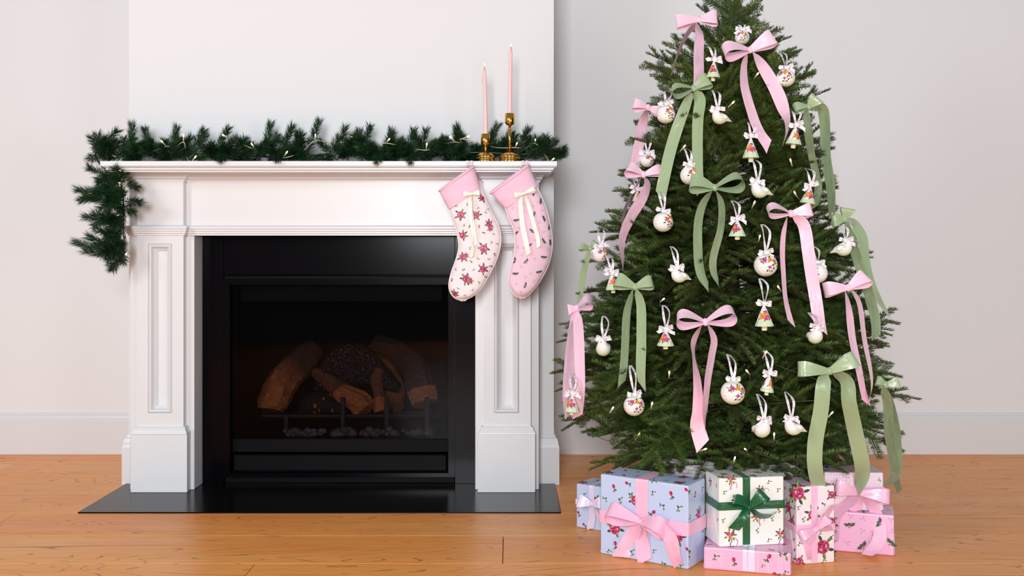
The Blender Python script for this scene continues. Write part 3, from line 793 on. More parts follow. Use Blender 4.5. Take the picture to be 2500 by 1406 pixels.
# ------------------------------------------------------------------ stockings
SO, SSC = (1030, 370), 1262 / 350                   # the drawing's own scale
YSK = 3.580
def sp(u, v, Y=YSK): return P(SO[0] + u / SSC, SO[1] + v / SSC, Y)
def sleeve(LR, depth, closed, n=22, rows=40, seed=0, wr=0.0012, drop=0.0):
    rr = random.Random(seed)
    st = smooth([l + r for l, r in LR], rows); V, Fa = [], []
    for i, (a, b_, c, d) in enumerate(st):
        A, B = sp(a, b_), sp(c, d); ctr = (A + B) / 2; h = (B - A) / 2
        dp = min(depth, h.length * 0.75)
        for k in range(n):
            an = 2 * PI * k / n
            cs, sn = math.cos(an), math.sin(an)
            e = 0.8
            cs2 = math.copysign(abs(cs) ** e, cs); sn2 = math.copysign(abs(sn) ** e, sn)
            tilt = Vector((0, 0, -drop * (1 - i / (rows - 1)) * (0.5 + 0.5 * sn)))
            V.append(tilt + ctr + h * cs2 + Vector((0, -1, 0)) * (sn2 * dp) + Vector((0, -1, 0)) * (wr * math.sin(i * 0.8 + k * 0.9) * (1 if sn > 0.2 else 0)))
    for i in range(rows - 1):
        for k in range(n):
            Fa.append((i * n + k, i * n + (k + 1) % n, (i + 1) * n + (k + 1) % n, (i + 1) * n + k))
    if closed: Fa.append(tuple(range((rows - 1) * n, rows * n)))
    return V, Fa
def bow_parts(parent, K, loops, tails, n_out, m, wn, knot_r, names=('loop', 'tail')):
    for (tv, w, phi, bu) in loops:
        obj(names[0], loop_strip(K, tv, n_out, w, phi, bu), m, parent, True)
    for v in tails: obj(names[1], v, m, parent, True)
ticking = None
def ticking_mat():
    m, nt, b = nodes('pink_ticking'); N, L = nt.nodes, nt.links
    b.inputs['Roughness'].default_value = 0.9; b.inputs['Sheen Weight'].default_value = 0.2
    tc = N.new('ShaderNodeTexCoord'); mp_ = N.new('ShaderNodeMapping'); mp_.inputs['Rotation'].default_value = (0, math.radians(25), 0)
    L.new(tc.outputs['Object'], mp_.inputs[0])
    wv = N.new('ShaderNodeTexWave'); wv.wave_type = 'BANDS'; wv.bands_direction = 'X'; wv.inputs['Scale'].default_value = 78; wv.inputs['Distortion'].default_value = 0.6; wv.inputs['Detail Scale'].default_value = 0.3
    L.new(mp_.outputs[0], wv.inputs['Vector'])
    mx = N.new('ShaderNodeMix'); mx.data_type = 'RGBA'; mx.inputs['A'].default_value = (*lin((242, 166, 201)), 1); mx.inputs['B'].default_value = (*lin((252, 226, 237)), 1)
    L.new(wv.outputs['Fac'], mx.inputs['Factor']); L.new(mx.outputs['Result'], b.inputs['Base Color'])
    return m
M['ticking'] = ticking_mat()
M['rosecloth'] = mat('cream_cotton', (247, 232, 236), 0.9, sheen=0.2, bump=0.15, bscale=35)
M['hollycloth'] = mat('pale_pink_cotton', (243, 205, 222), 0.9, sheen=0.2, bump=0.15, bscale=35)
M['piping'] = mat('cotton_piping', (248, 228, 234), 0.9)
def stocking(label, body, cuff, cloth, motifs, knot, loops, tails, hang, seed):
    t_ = thing('christmas_stocking', label, 'stocking', sp(*hang, 3.60), 'stockings hung from the mantel shelf')
    bv = sleeve(body, 0.026, True, rows=48, seed=seed, wr=0.0022)
    bo = obj('sock', bv, cloth, t_, True)
    cu = sleeve(cuff, 0.031, False, rows=16, seed=seed + 1, wr=0.0012, drop=0.010)
    cf = obj('cuff', cu, M['ticking'], t_, True)
    ring = [Vector(cu[0][k]) for k in range(22)] + [Vector(cu[0][0])]
    obj('rim', tube(ring, 0.0042, 6, False), M['ticking'], cf, True)
    # the seam piping down the left edge
    ed = [Vector(bv[0][i * 22 + 11]) + Vector((0, -0.002, 0)) for i in range(48)]
    obj('piping', tube(ed, 0.0028, 6), M['piping'], bo, True)
    ed = [Vector(bv[0][i * 22]) + Vector((0, -0.002, 0)) for i in range(48)]
    obj('piping', tube(ed, 0.0028, 6), M['piping'], bo, True)
    bvh = BVHTree.FromPolygons([Vector(q) for q in bv[0]], bv[1])
    s = YSK / F / SSC
    def f(u, v, h):
        hit = bvh.ray_cast(sp(u, -v, 3.40), Vector((0, 1, 0)) + (sp(u, -v, 3.6) - sp(u, -v, 3.40)) * 0)
        q = sp(u, -v)
        hit = bvh.ray_cast(Vector((q.x, 3.40, q.z)), Vector((0, 1, 0)))
        return None if hit[0] is None else hit[0] + Vector((0, -h - 0.0006, 0))
    pr = Print(f); motifs(pr); pr.build(M['print'], bo)
    h0, h1 = sp(hang[0] - 20, hang[1] - 36, 3.63), sp(hang[0] + 20, hang[1] - 36, 3.63)
    a = sp(hang[0] - 18, hang[1] + 12, 3.598); b_ = sp(hang[0] + 22, hang[1] + 10, 3.598)
    w_ = 0.010
    for q0, dx in ((hang[0] - 16, 0), (hang[0] + 14, 8)):
        top = sp(q0 + dx, hang[1] - 36, 3.66); top.z = ZS + 0.0015
        pts = [sp(q0, hang[1] + 22, 3.592), sp(q0 + dx * .5, hang[1] - 12, 3.608), Vector((top.x, 3.6155, ZS + 0.001)), Vector((top.x, 3.66, ZS + 0.0015))]
        ct = [Vector(q) for q in smooth(pts, 16)]
        obj('hanging_loop', strip(ct, [Vector((1, 0, 0))] * 16, [w_] * 16, 3), M['piping'], t_, True)
    K = sp(*knot, YSK - 0.038)
    bw = obj('bow', knot_shape(K, 0.006, 0.006, 0.005), M['cream'], t_, True)
    lp = [(sp(x, y, YSK - 0.040) - K, 0.018, ph, 0.28) for x, y, ph in loops]
    tl = [tail_strip([sp(x, y, YSK - 0.036 - 0.001 * i) for i, (x, y) in enumerate(pp)], [w_ / SSC * YSK / F for w_ in ww], 0.0135, YSK, cut=0.5, seed=seed + i2, wave=0.0015) for i2, (pp, ww) in enumerate(tails)]
    bow_parts(bw, K, lp, tl, Vector((0, -1, 0)), M['cream'], 0.0135, 0)
    return t_
def rose_motifs(p):
    for x, y, r in ((345, 560, 42), (478, 562, 40), (535, 410, 33), (592, 640, 34), (604, 680, 24), (363, 740, 38), (545, 855, 46), (362, 930, 38), (392, 915, 22), (540, 1033, 40), (393, 1118, 44), (432, 1140, 22), (290, 1253, 34)):
        rose(p, x, -y, r, CRIM, 6)
    for i, (x, y) in enumerate(((300, 482), (400, 470), (565, 540), (588, 510), (375, 648), (630, 725), (495, 500), (425, 855), (500, 945), (595, 945), (615, 797), (662, 810), (455, 1040), (300, 1040), (325, 1205), (450, 1215), (505, 1147), (380, 1262), (620, 1015), (308, 720))):
        sprig(p, x, -y, 26, i * 1.1)
    for i, (x, y) in enumerate(((505, 655), (540, 715), (420, 665), (440, 972), (375, 1035), (640, 900), (600, 1008), (265, 1135), (570, 1105))):
        bud(p, x, -y, 22, CRIM, i * 1.3)
def holly_motifs(p):
    for i, (x, y) in enumerate(((830, 612), (990, 560), (985, 368), (1080, 590), (963, 705), (1065, 790), (1126, 668), (1070, 935), (920, 970), (822, 1080), (1030, 1065), (915, 1178), (828, 725), (822, 960), (1052, 440), (945, 832), (1136, 800))):
        holly(p, x, -y, 36, (0.2, 1.2, 1.8, 2.0, -0.6, -0.9, 1.5, 0, 0.9, 0.1, 0.3, 1.3, 0.6, 1.4, 1.6, 0.5, 1.7)[i])
    for i, (x, y) in enumerate(((800, 497), (1025, 447), (1055, 520), (855, 675), (1030, 628), (1070, 710), (845, 842), (985, 780), (880, 910), (870, 1012), (990, 945), (955, 1072), (910, 1102), (830, 1162), (870, 1230), (985, 1142), (1108, 860), (1085, 1010), (1040, 1130), (975, 480), (895, 470), (1118, 745), (900, 850))):
        berries(p, x, -y, 22, i * 0.9)
stocking('cream stocking printed with red roses, pink striped cuff and cream bow',
         [((232, 480), (515, 312)), ((240, 500), (520, 330)), ((270, 590), (565, 430)), ((303, 690), (622, 550)), ((322, 780), (672, 650)), ((325, 860), (695, 760)), ((298, 960), (680, 875)), ((262, 1060), (640, 990)), ((240, 1160), (585, 1095)), ((248, 1228), (530, 1190)), ((285, 1282), (455, 1265)), ((330, 1304), (405, 1292)), ((352, 1311), (382, 1307)), ((364, 1313), (370, 1313))],
         [((152, 335), (456, 118)), ((172, 385), (474, 180)), ((205, 450), (500, 262)), ((240, 512), (523, 335))], M['rosecloth'], rose_motifs,
         (438, 372), [(362, 378, 0.25), (512, 362, -0.2)], [([(430, 385), (425, 450), (440, 600), (460, 730), (470, 830)], [20, 32, 36, 36, 34]), ([(440, 390), (440, 560), (450, 780), (450, 860), (432, 930)], [14, 12, 14, 26, 30])], (418, 100), 11)
stocking('pale pink stocking printed with holly sprigs, pink striped cuff and cream bow',
         [((728, 488), (1008, 296)), ((738, 505), (1012, 312)), ((772, 600), (1062, 420)), ((810, 690), (1098, 520)), ((822, 780), (1128, 640)), ((816, 880), (1146, 760)), ((795, 980), (1142, 880)), ((772, 1060), (1112, 1000)), ((764, 1140), (1062, 1100)), ((784, 1212), (1010, 1182)), ((820, 1265), (950, 1250)), ((850, 1281), (918, 1274)), ((872, 1289), (898, 1286)), ((884, 1291), (888, 1291))],
         [((602, 355), (942, 103)), ((650, 405), (974, 190)), ((690, 455), (1000, 250)), ((736, 503), (1022, 302))], M['hollycloth'], holly_motifs,
         (895, 370), [(812, 390, 0.3), (1000, 328, -0.3)], [([(885, 380), (868, 450), (885, 640), (915, 790), (940, 905)], [18, 34, 42, 42, 40]), ([(905, 378), (935, 460), (985, 640), (1020, 760), (1028, 842)], [18, 32, 36, 34, 32])], (905, 95), 21)
# ------------------------------------------------------------------ the tree
XC, YT = 0.730, 3.40
PROF = [(0.15, 0.47), (0.288, 0.53), (0.485, 0.565), (0.628, 0.525), (0.764, 0.475), (0.954, 0.405), (1.063, 0.350), (1.254, 0.300), (1.39, 0.265), (1.539, 0.215), (1.634, 0.14), (1.716, 0.05), (1.80, 0.02)]
def rz(z): return table(z, PROF)
def surf(px, py, off=0.0):                          # the point on the tree's outside seen at a photograph pixel
    Y = 3.0
    for _ in range(14):
        p = P(px, py, Y); r = rz(p.z) + off; dx = p.x - XC
        Y = YT - math.sqrt(max(r * r - dx * dx, (0.12 * r) ** 2))
    return P(px, py, Y)
def fir_spray(L, seed, droop=1.0):
    """a fir branch along +X, flat: woody axis, side twigs, needles combed to both sides and upward"""
    rr = random.Random(seed); V, Fa = [], []; WV, WF = [], []
    def wood(pts, r0, r1):
        v, f = tube(pts, [r0 + (r1 - r0) * i / (len(pts) - 1) for i in range(len(pts))], 5)
        n = len(WV); WV.extend(v); WF.extend([tuple(i + n for i in q) for q in f])
    def twig(base, d, ln, up, lvl, bare=0.0):
        n = max(4, int(ln / 0.03)); pts = []
        p = Vector(base); dd = Vector(d).normalized()
        bend = Vector((rr.uniform(-.1, .1), rr.uniform(-.1, .1), rr.uniform(-.12, .04) - (0.62 if lvl == 0 else 0.22) * droop))
        for i in range(n + 1):
            pts.append(p.copy()); p = p + dd * (ln / n); dd = (dd + bend * (0.6 / n)).normalized()
        wood(pts, (0.0038 if lvl == 0 else 0.0019 if lvl == 1 else 0.0013) * (0.6 + L), 0.0011)
        step = 0.0017
        m_ = int(ln * (1 - bare) / step)
        for i in range(m_):
            t_ = bare + (1 - bare) * (i + rr.random() * .6) / m_
            k = min(int(t_ * n), n - 1); b0 = pts[k].lerp(pts[k + 1], t_ * n - k); tg = (pts[k + 1] - pts[k]).normalized()
            sd = tg.cross(up).normalized()
            nl = (0.0180 + 0.0065 * rr.random()) * (1 - 0.35 * max(0, (t_ - .8) / .2)) * (1.0 if t_ > .12 else .75)
            for q in (1, -1, 0):
                an = math.radians(rr.uniform(46, 68) * (1 - 0.45 * max(0, (t_ - .85) / .15)))
                lift = math.radians(rr.uniform(-8, 42)) if q else math.radians(rr.uniform(60, 120))
                if q == 0 and rr.random() < 0.25: continue
                o_ = sd * (math.cos(lift) * (q if q else 1)) + up * math.sin(lift)
                dn = (tg * math.cos(an) + o_ * math.sin(an)).normalized()
                face = (up * math.cos(lift) - sd * (math.sin(lift) * (q if q else 1)))
                s_ = dn.cross(face).normalized()
                add_needle(V, Fa, b0, dn, s_, nl * (0.8 if q == 0 else 1), 0.0021)
        for q in (-0.5, 0, 0.5):                    # the bud at the tip
            dn = (tg + sd * q + up * rr.uniform(-.1, .3)).normalized()
            add_needle(V, Fa, pts[-1], dn, dn.cross(up).normalized(), 0.011, 0.0021)
        return pts
    up = Vector((0, 0, 1))
    ax = twig((0, 0, 0), (1, 0, 0), L, up, 0, 0.20)
    x = max(0.05, 0.26 * L); side = rr.choice((1, -1))
    while x < L - 0.035:
        k = x / L * (len(ax) - 1); i = int(k); b0 = ax[i].lerp(ax[min(i + 1, len(ax) - 1)], k - i)
        a = math.radians(rr.uniform(44, 58)) * side
        ln = min(0.55 * (L - x) + 0.035, 0.19) * rr.uniform(0.8, 1.08)
        d = Vector((math.cos(a), math.sin(a), rr.uniform(-.22, .30)))
        p2 = twig(b0, d, ln, up, 1)
        if ln > 0.095:
            for s2 in (1, -1):
                for fr in ((0.38,) if ln < 0.13 else (0.3, 0.55)):
                    k2 = int(fr * (len(p2) - 1)); a2 = a + math.radians(rr.uniform(38, 52)) * s2
                    twig(p2[k2], Vector((math.cos(a2), math.sin(a2), rr.uniform(-.2, .28))), min(0.09, 0.5 * ln * (1 - fr) + 0.018), up, 2)
        side = -side
        x += rr.uniform(0.026, 0.038)
    return (V, Fa), (WV, WF)
SPR = []
for i, L_ in enumerate((0.13, 0.13, 0.19, 0.19, 0.25, 0.25, 0.32, 0.32, 0.40, 0.40, 0.48, 0.48, 0.55)):
    nd, wd_ = fir_spray(L_, 300 + i)
    SPR.append((L_, mesh_data('fir_needles', nd[0], nd[1], M['needle']), mesh_data('fir_wood', wd_[0], wd_[1], M['bark'])))
tree = thing('fir_tree', 'dark green decorated fir tree standing in a white woven basket right of the fireplace', 'christmas tree', (XC, YT, 0.03))
tp = [(XC, YT, 0.04), (XC + 0.01, YT, 0.5), (XC - 0.006, YT, 1.0), (XC + 0.0, YT, 1.4), (XC - 0.004, YT, 1.66)]
tp = [Vector(q) for q in smooth(tp, 24)]
obj('trunk', tube(tp, [0.046 * (1 - i / 24) + 0.005 for i in range(24)], 10), M['bark'], tree, True)
GA = PI * (3 - math.sqrt(5))
def branch(z0, az, el, L, roll):
    k = min(range(len(SPR)), key=lambda i: abs(SPR[i][0] - L) + R.uniform(0, 0.012))
    o = link('branch', SPR[k][2])
    d = Vector((math.cos(az) * math.cos(el), math.sin(az) * math.cos(el), math.sin(el)))
    place_x(o, Vector((XC, YT, z0)), d, roll, tree)
    s = L / SPR[k][0]
    o.scale = (s, s ** 0.5, 1)
    link('needles', SPR[k][1], o, 'stuff')
n_br = 0
NB = 212
zs = []
ZLO, ZHI = 0.25, 1.62
acc = [0.0]
for i in range(200):
    z = ZLO + (ZHI - ZLO) * i / 199; acc.append(acc[-1] + rz(z) ** 0.75 + 0.05)
for b in range(NB):
    tgt = (b + R.random() * .8) / NB * acc[-1]
    i = next(q for q in range(201) if acc[q] >= tgt) if tgt < acc[-1] else 200
    zt_ = ZLO + (ZHI - ZLO) * i / 200
    az = b * GA + R.uniform(-.25, .25)
    if math.sin(az) > 0.55 and R.random() < 0.55:   # fewer towards the wall, more towards the room
        az = -az
    el = math.radians(table(zt_, [(0.22, -8), (0.5, 0), (0.9, 10), (1.2, 20), (1.4, 32), (1.6, 50)]) + R.uniform(-10, 10))
    L = rz(zt_) * R.uniform(0.86, 1.12) / max(0.55, math.cos(el))
    if R.random() < 0.16: L *= 0.75
    L = max(0.12, L)
    z0 = zt_ - L * math.sin(el) + 0.10 * L
    branch(min(1.68, max(0.20, z0)), az, el, L, R.uniform(-.95, .95))
def branch_to(x, y, front=False, up_=0.17):
    q = surf(x, y, 0.0) if front else P(x, y, YT + R.uniform(-0.14, 0.05))
    h = math.hypot(q.x - XC, q.y - YT)
    z0 = q.z - h * table(q.z, [(0.25, -0.02), (0.6, 0.05), (1.1, 0.22), (1.5, 0.65)])
    z0 = min(1.62, max(0.26, z0))
    d = q - Vector((XC, YT, z0)); d.z += up_ * d.length
    branch(z0, math.atan2(d.y, d.x), math.atan2(d.z, math.hypot(d.x, d.y)), d.length, R.uniform(-.5, .5))
for x, y in ((1377, 782), (1350, 905), (1418, 700), (1458, 560), (1478, 545), (1512, 460), (1527, 420), (1548, 340), (1570, 300), (1425, 1140), (1432, 1060), (1402, 870), (1442, 640), (1940, 130), (1962, 185), (2008, 330), (2025, 440), (2035, 560), (2098, 585), (2122, 622), (2120, 740), (2172, 800), (2160, 830), (2145, 905), (2175, 910), (2232, 970), (2198, 958), (2130, 1030), (2092, 1150), (2112, 990), (1594, 155), (1608, 132), (1662, 100), (1852, 42), (1915, 92)):
    branch_to(x, y)
for x, y in ((1478, 1138), (1560, 1125), (1704, 1148), (1620, 1118), (1775, 1128), (1885, 1142), (1945, 1150), (2068, 1150), (2000, 1128), (1850, 1110)):
    branch_to(x, y, True)
branch(1.52, 0.3, math.radians(89), 0.29, 0)        # the leader
for k in range(9):
    branch(1.50 + 0.018 * k, k * 2.4, math.radians(R.uniform(48, 68)), 0.19 - 0.006 * k, R.uniform(-.6, .6))
for k in range(4):                                  # low boughs over the basket
    branch(0.31, -0.4 - k * 0.75, math.radians(-17), 0.50, R.uniform(-.3, .3))

# basket and pot
bk = thing('basket', 'white woven basket under the fir tree behind the presents', 'basket', (XC, YT, 0.0))
obj('basket_floor', lathe([(0.0, 0.002), (0.24, 0.002), (0.24, 0.010), (0.0, 0.010)], (XC, YT, 0), 40), M['weave'], bk)
NR = 18
for i in range(NR):
    z = 0.004 + 0.0125 * i; r = 0.245 + 0.045 * i / NR; n = 176; V, Fa = [], []
    for k in range(n):
        a = 2 * PI * k / n; d = 0.0042 * math.sin(a * 44 + PI * i)
        for rr_, zz in ((r + d - 0.003, z), (r + d + 0.0015, z + 0.0008), (r + d + 0.0015, z + 0.0115), (r + d - 0.003, z + 0.0123)):
            V.append((XC + rr_ * math.cos(a), YT + rr_ * math.sin(a), zz))
    for k in range(n):
        for j in range(3):
            a, b = k * 4 + j, ((k + 1) % n) * 4 + j
            Fa.append((a, b, b + 1, a + 1))
    obj('weaver', (V, Fa), M['weave'], bk)
rim = [(XC + 0.292 * math.cos(2 * PI * k / 64), YT + 0.292 * math.sin(2 * PI * k / 64), 0.232) for k in range(65)]
obj('rim', tube(rim, 0.008, 8, False), M['weave'], bk, True)
pot = obj('plant_pot', lathe([(0.0, 0.012), (0.16, 0.012), (0.20, 0.262), (0.205, 0.272), (0.195, 0.276), (0.185, 0.262), (0.0, 0.255)], (XC, YT, 0.0), 40), M['pot'], None, True)
tag(pot, 'brown plant pot standing inside the white woven basket under the fir tree', 'pot')

# lights in the tree
tb = [(1930, 391), (1842, 494), (1855, 577), (1671, 357), (1620, 730), (1700, 632), (1760, 560), (1634, 909), (1592, 985), (1496, 996), (1560, 1060), (1722, 1096), (1794, 1118), (1819, 1096), (1890, 1060), (1992, 961), (2031, 1008), (1960, 900), (1870, 860), (1823, 905), (1900, 700), (1980, 600), (1940, 470), (1790, 250), (1850, 180)]
order = sorted(range(len(tb)), key=lambda i: (round(tb[i][1] / 110), tb[i][0] * (1 if round(tb[i][1] / 110) % 2 else -1)))
wpts, bl = [], []
for i in order:
    q = surf(*tb[i], -0.03); d = Vector((R.uniform(-.7, .7), -0.5, R.uniform(0.2, 1)))
    bl.append((q, d)); wpts.append(q - d.normalized() * 0.024)
    wpts += [surf(tb[i][0] + R.uniform(-40, 40), tb[i][1] + R.uniform(8, 45), -0.16), surf(tb[i][0] + R.uniform(-50, 50), tb[i][1] + R.uniform(-30, 40), -0.22)]
wpts = [surf(1412, 1016, 0.0) + Vector((0, 0.30, 0)), surf(1428, 1052, 0) + Vector((0, 0.2, 0)), surf(1480, 1075, -0.1)] + wpts[::-1]
lights('fairy_lights', 'clear wire fairy lights wound through the decorated fir tree', wpts, bl, tree, (XC, YT, 0.6), 0.0011, 420, M['tree_wire'])

# ------------------------------------------------------------------ ribbon bows on the tree
TO = 0.030
def tree_bow(color, label, knot, loops, tails, wn=34, seed=0, off=TO):
    rr = random.Random(500 + seed)
    K = surf(*knot, off); K.y -= 0.012
    pin = color == 'pink'
    t_ = thing('ribbon_bow', label, 'bow', K, ('pink' if pin else 'sage green') + ' satin bows on the fir tree')
    s = K.y / F; m_ = M['pink'] if pin else M['sage']
    out = Vector((K.x - XC, K.y - YT, 0)); out = (out.normalized() * 0.45 + Vector((0, -1, 0))).normalized()
    obj('knot', knot_shape(K, 0.0080, 0.0105, 0.0075), m_, t_, True)
    for (x, y, w, phi, bu) in loops:
        e = P(x, y, K.y - 0.004)
        obj('loop', loop_strip(K, e - K, out, w * s, phi, bu), m_, t_, True)
    for pts, ws in tails:
        p3 = []
        for i, (x, y) in enumerate(pts):
            q = surf(x, y, off - 0.004)
            if i == 0: q = P(x, y, K.y - 0.003)
            elif i > 0: q = P(x, y, min(q.y, K.y + 0.05 + 0.02 * i))
            p3.append(q)
        wpts_ = [w * q.y / F for w, q in zip(ws, p3)]
        obj('tail', tail_strip(p3, wpts_, wn * K.y / F, K.y, cut=rr.choice((-0.8, 0.7, 0.6)), twist0=rr.choice((1, -1)), seed=seed), m_, t_, True)
    return t_
PK, SG = 'pink', 'sage'
tree_bow(PK, 'pink satin bow highest on the fir tree, its right tail hanging to the green bow', (1705, 50),
         [(1650, 56, 34, .25, .30), (1752, 44, 36, -.25, .34)], [([(1700, 60), (1680, 80), (1655, 130), (1639, 185)], [12, 12, 9, 7]), ([(1704, 58), (1707, 90), (1706, 150), (1705, 212)], [16, 26, 29, 28])], 34, 1)
tree_bow(PK, 'large pink satin bow right of the tree top with two broad long tails', (1829, 124),
         [(1766, 126, 44, .8, .38), (1889, 90, 40, -.2, .32)], [([(1824, 134), (1817, 165), (1818, 215), (1836, 275), (1856, 325), (1877, 359)], [14, 22, 27, 29, 30, 32]), ([(1838, 128), (1862, 160), (1890, 212), (1912, 262), (1922, 300), (1913, 345)], [18, 32, 35, 34, 22, 8])], 36, 2)
tree_bow(SG, 'sage green satin bow below the highest pink bow, its tails spreading far apart', (1692, 217),
         [(1641, 224, 30, .95, .42), (1733, 194, 36, -.3, .40)], [([(1688, 226), (1672, 262), (1653, 315), (1632, 384), (1612, 480)], [12, 22, 26, 26, 25]), ([(1698, 222), (1708, 245), (1704, 290), (1703, 360), (1703, 425), (1712, 466)], [14, 24, 23, 22, 22, 20])], 32, 3)
tree_bow(PK, 'small pink satin bow on the upper left edge of the fir tree', (1582, 264),
         [(1546, 256, 26, .4, .42), (1609, 273, 24, -.3, .34)], [([(1580, 271), (1571, 295), (1563, 335), (1552, 398)], [12, 24, 26, 26])], 30, 4)
tree_bow(PK, 'pink satin bow on the left of the tree below the small one, tail curling down', (1570, 427),
         [(1530, 412, 34, .8, .40), (1616, 414, 26, -.25, .30)], [([(1564, 434), (1545, 470), (1527, 508), (1517, 550)], [8, 9, 10, 9]), ([(1574, 433), (1580, 452), (1568, 485), (1540, 530), (1519, 585), (1522, 657)], [12, 20, 26, 26, 20, 6])], 32, 5)
tree_bow(SG, 'sage green satin bow in the middle of the upper tree with two curved tails', (1743, 459),
         [(1684, 446, 40, .6, .38), (1815, 442, 38, -1.0, .42)], [([(1737, 467), (1716, 500), (1704, 550), (1704, 620), (1712, 670), (1729, 700)], [12, 22, 25, 26, 25, 18]), ([(1748, 467), (1762, 500), (1760, 555), (1743, 620), (1742, 660), (1754, 689)], [12, 21, 22, 23, 22, 14])], 32, 6)
tree_bow(SG, 'small sage green bow behind the baubles on the left edge of the tree', (1442, 608),
         [(1416, 602, 20, .4, .40), (1455, 590, 18, -.3, .34)], [([(1440, 613), (1429, 645), (1421, 690), (1414, 736)], [10, 14, 15, 8])], 26, 7)
tree_bow(PK, 'pink satin bow at the lower left edge of the tree with long overlapping tails', (1408, 752),
         [(1387, 758, 26, .3, .40), (1446, 734, 36, -1.0, .48)], [([(1405, 760), (1399, 810), (1392, 880), (1387, 960), (1391, 1014)], [18, 26, 28, 28, 26]), ([(1409, 760), (1412, 810), (1415, 880), (1416, 950), (1410, 1018)], [18, 24, 24, 22, 22])], 32, 8)
tree_bow(SG, 'sage green satin bow on the left of the lower tree with two straight tails', (1549, 700),
         [(1503, 684, 36, .45, .38), (1594, 688, 32, -.45, .36)], [([(1545, 707), (1531, 760), (1527, 830), (1522, 900), (1518, 938)], [12, 21, 22, 22, 20]), ([(1554, 707), (1565, 750), (1566, 820), (1564, 890), (1567, 944)], [12, 20, 21, 21, 14])], 30, 9)
tree_bow(PK, 'pink satin bow in the middle of the lower tree, tails hanging to the presents', (1720, 786),
         [(1652, 778, 38, 1.0, .40), (1795, 766, 38, -1.0, .40)], [([(1713, 793), (1694, 830), (1694, 870), (1702, 930), (1704, 1000), (1703, 1040), (1716, 1090)], [12, 20, 13, 24, 32, 36, 38]), ([(1728, 793), (1743, 830), (1738, 870), (1727, 930), (1722, 1000), (1723, 1042)], [12, 22, 23, 22, 18, 8])], 36, 10)
tree_bow(PK, 'pink satin bow on the right of the tree middle with two long straight tails', (1928, 522),
         [(1874, 512, 32, 1.0, .38), (1982, 512, 32, -.2, .30)], [([(1922, 530), (1912, 575), (1912, 650), (1916, 720), (1933, 790)], [12, 19, 19, 18, 20]), ([(1938, 526), (1962, 552), (1975, 620), (1984, 690), (1996, 760), (2005, 806)], [14, 24, 25, 25, 24, 18])], 32, 11)
tree_bow(PK, 'pink satin bow on the right edge of the lower tree with two long slanting tails', (2068, 702),
         [(2011, 708, 34, .3, .34), (2118, 676, 40, -.7, .38)], [([(2064, 711), (2074, 770), (2086, 850), (2102, 930), (2116, 984)], [14, 24, 24, 23, 22]), ([(2078, 706), (2098, 745), (2112, 830), (2124, 900), (2128, 950), (2119, 992)], [14, 20, 20, 18, 14, 6])], 32, 12)
tree_bow(SG, 'large sage green satin bow at the lower right of the tree, tails over the presents', (2022, 905),
         [(1948, 900, 36, .2, .30), (2090, 874, 40, -.2, .34)], [([(2017, 912), (2008, 950), (2003, 1010), (1990, 1090), (1990, 1150), (2010, 1222)], [20, 30, 31, 32, 32, 30]), ([(2032, 905), (2066, 930), (2072, 980), (2088, 1050), (2102, 1120), (2104, 1160), (2092, 1196)], [16, 26, 30, 34, 36, 30, 8])], 38, 13)
tree_bow(SG, 'sage green satin bow at the upper right edge of the tree, long dark tails', (1972, 262),
         [(1938, 265, 24, .5, .40), (1996, 238, 36, -.25, .42)], [([(1969, 269), (1971, 310), (1979, 370), (1992, 420), (1997, 465), (1986, 508)], [10, 12, 9, 8, 10, 8]), ([(1982, 262), (2005, 264), (2013, 300), (2017, 380), (2026, 450), (2032, 528)], [14, 20, 18, 16, 14, 6])], 32, 14)
tree_bow(SG, 'sage green satin bow at the right edge beside the bird, one broad twisting tail', (2060, 535),
         [(2030, 537, 34, .2, .36), (2070, 508, 34, -.3, .44)], [([(2068, 538), (2088, 548), (2103, 580), (2114, 634), (2130, 700), (2168, 772)], [16, 26, 30, 27, 26, 14]), ([(2066, 542), (2096, 640), (2121, 720), (2136, 770), (2138, 824)], [12, 15, 15, 15, 10])], 32, 15)
tree_bow(SG, 'sage green satin bow on the lowest right branch tips, tails crossing near the floor', (2158, 938),
         [(2140, 928, 22, .3, .40), (2195, 932, 24, -.2, .30)], [([(2157, 945), (2166, 985), (2170, 1040), (2176, 1100), (2184, 1160), (2198, 1200)], [12, 15, 14, 12, 10, 8]), ([(2161, 945), (2178, 1010), (2189, 1070), (2190, 1130), (2182, 1165), (2168, 1184)], [12, 13, 15, 15, 10, 5])], 30, 16)

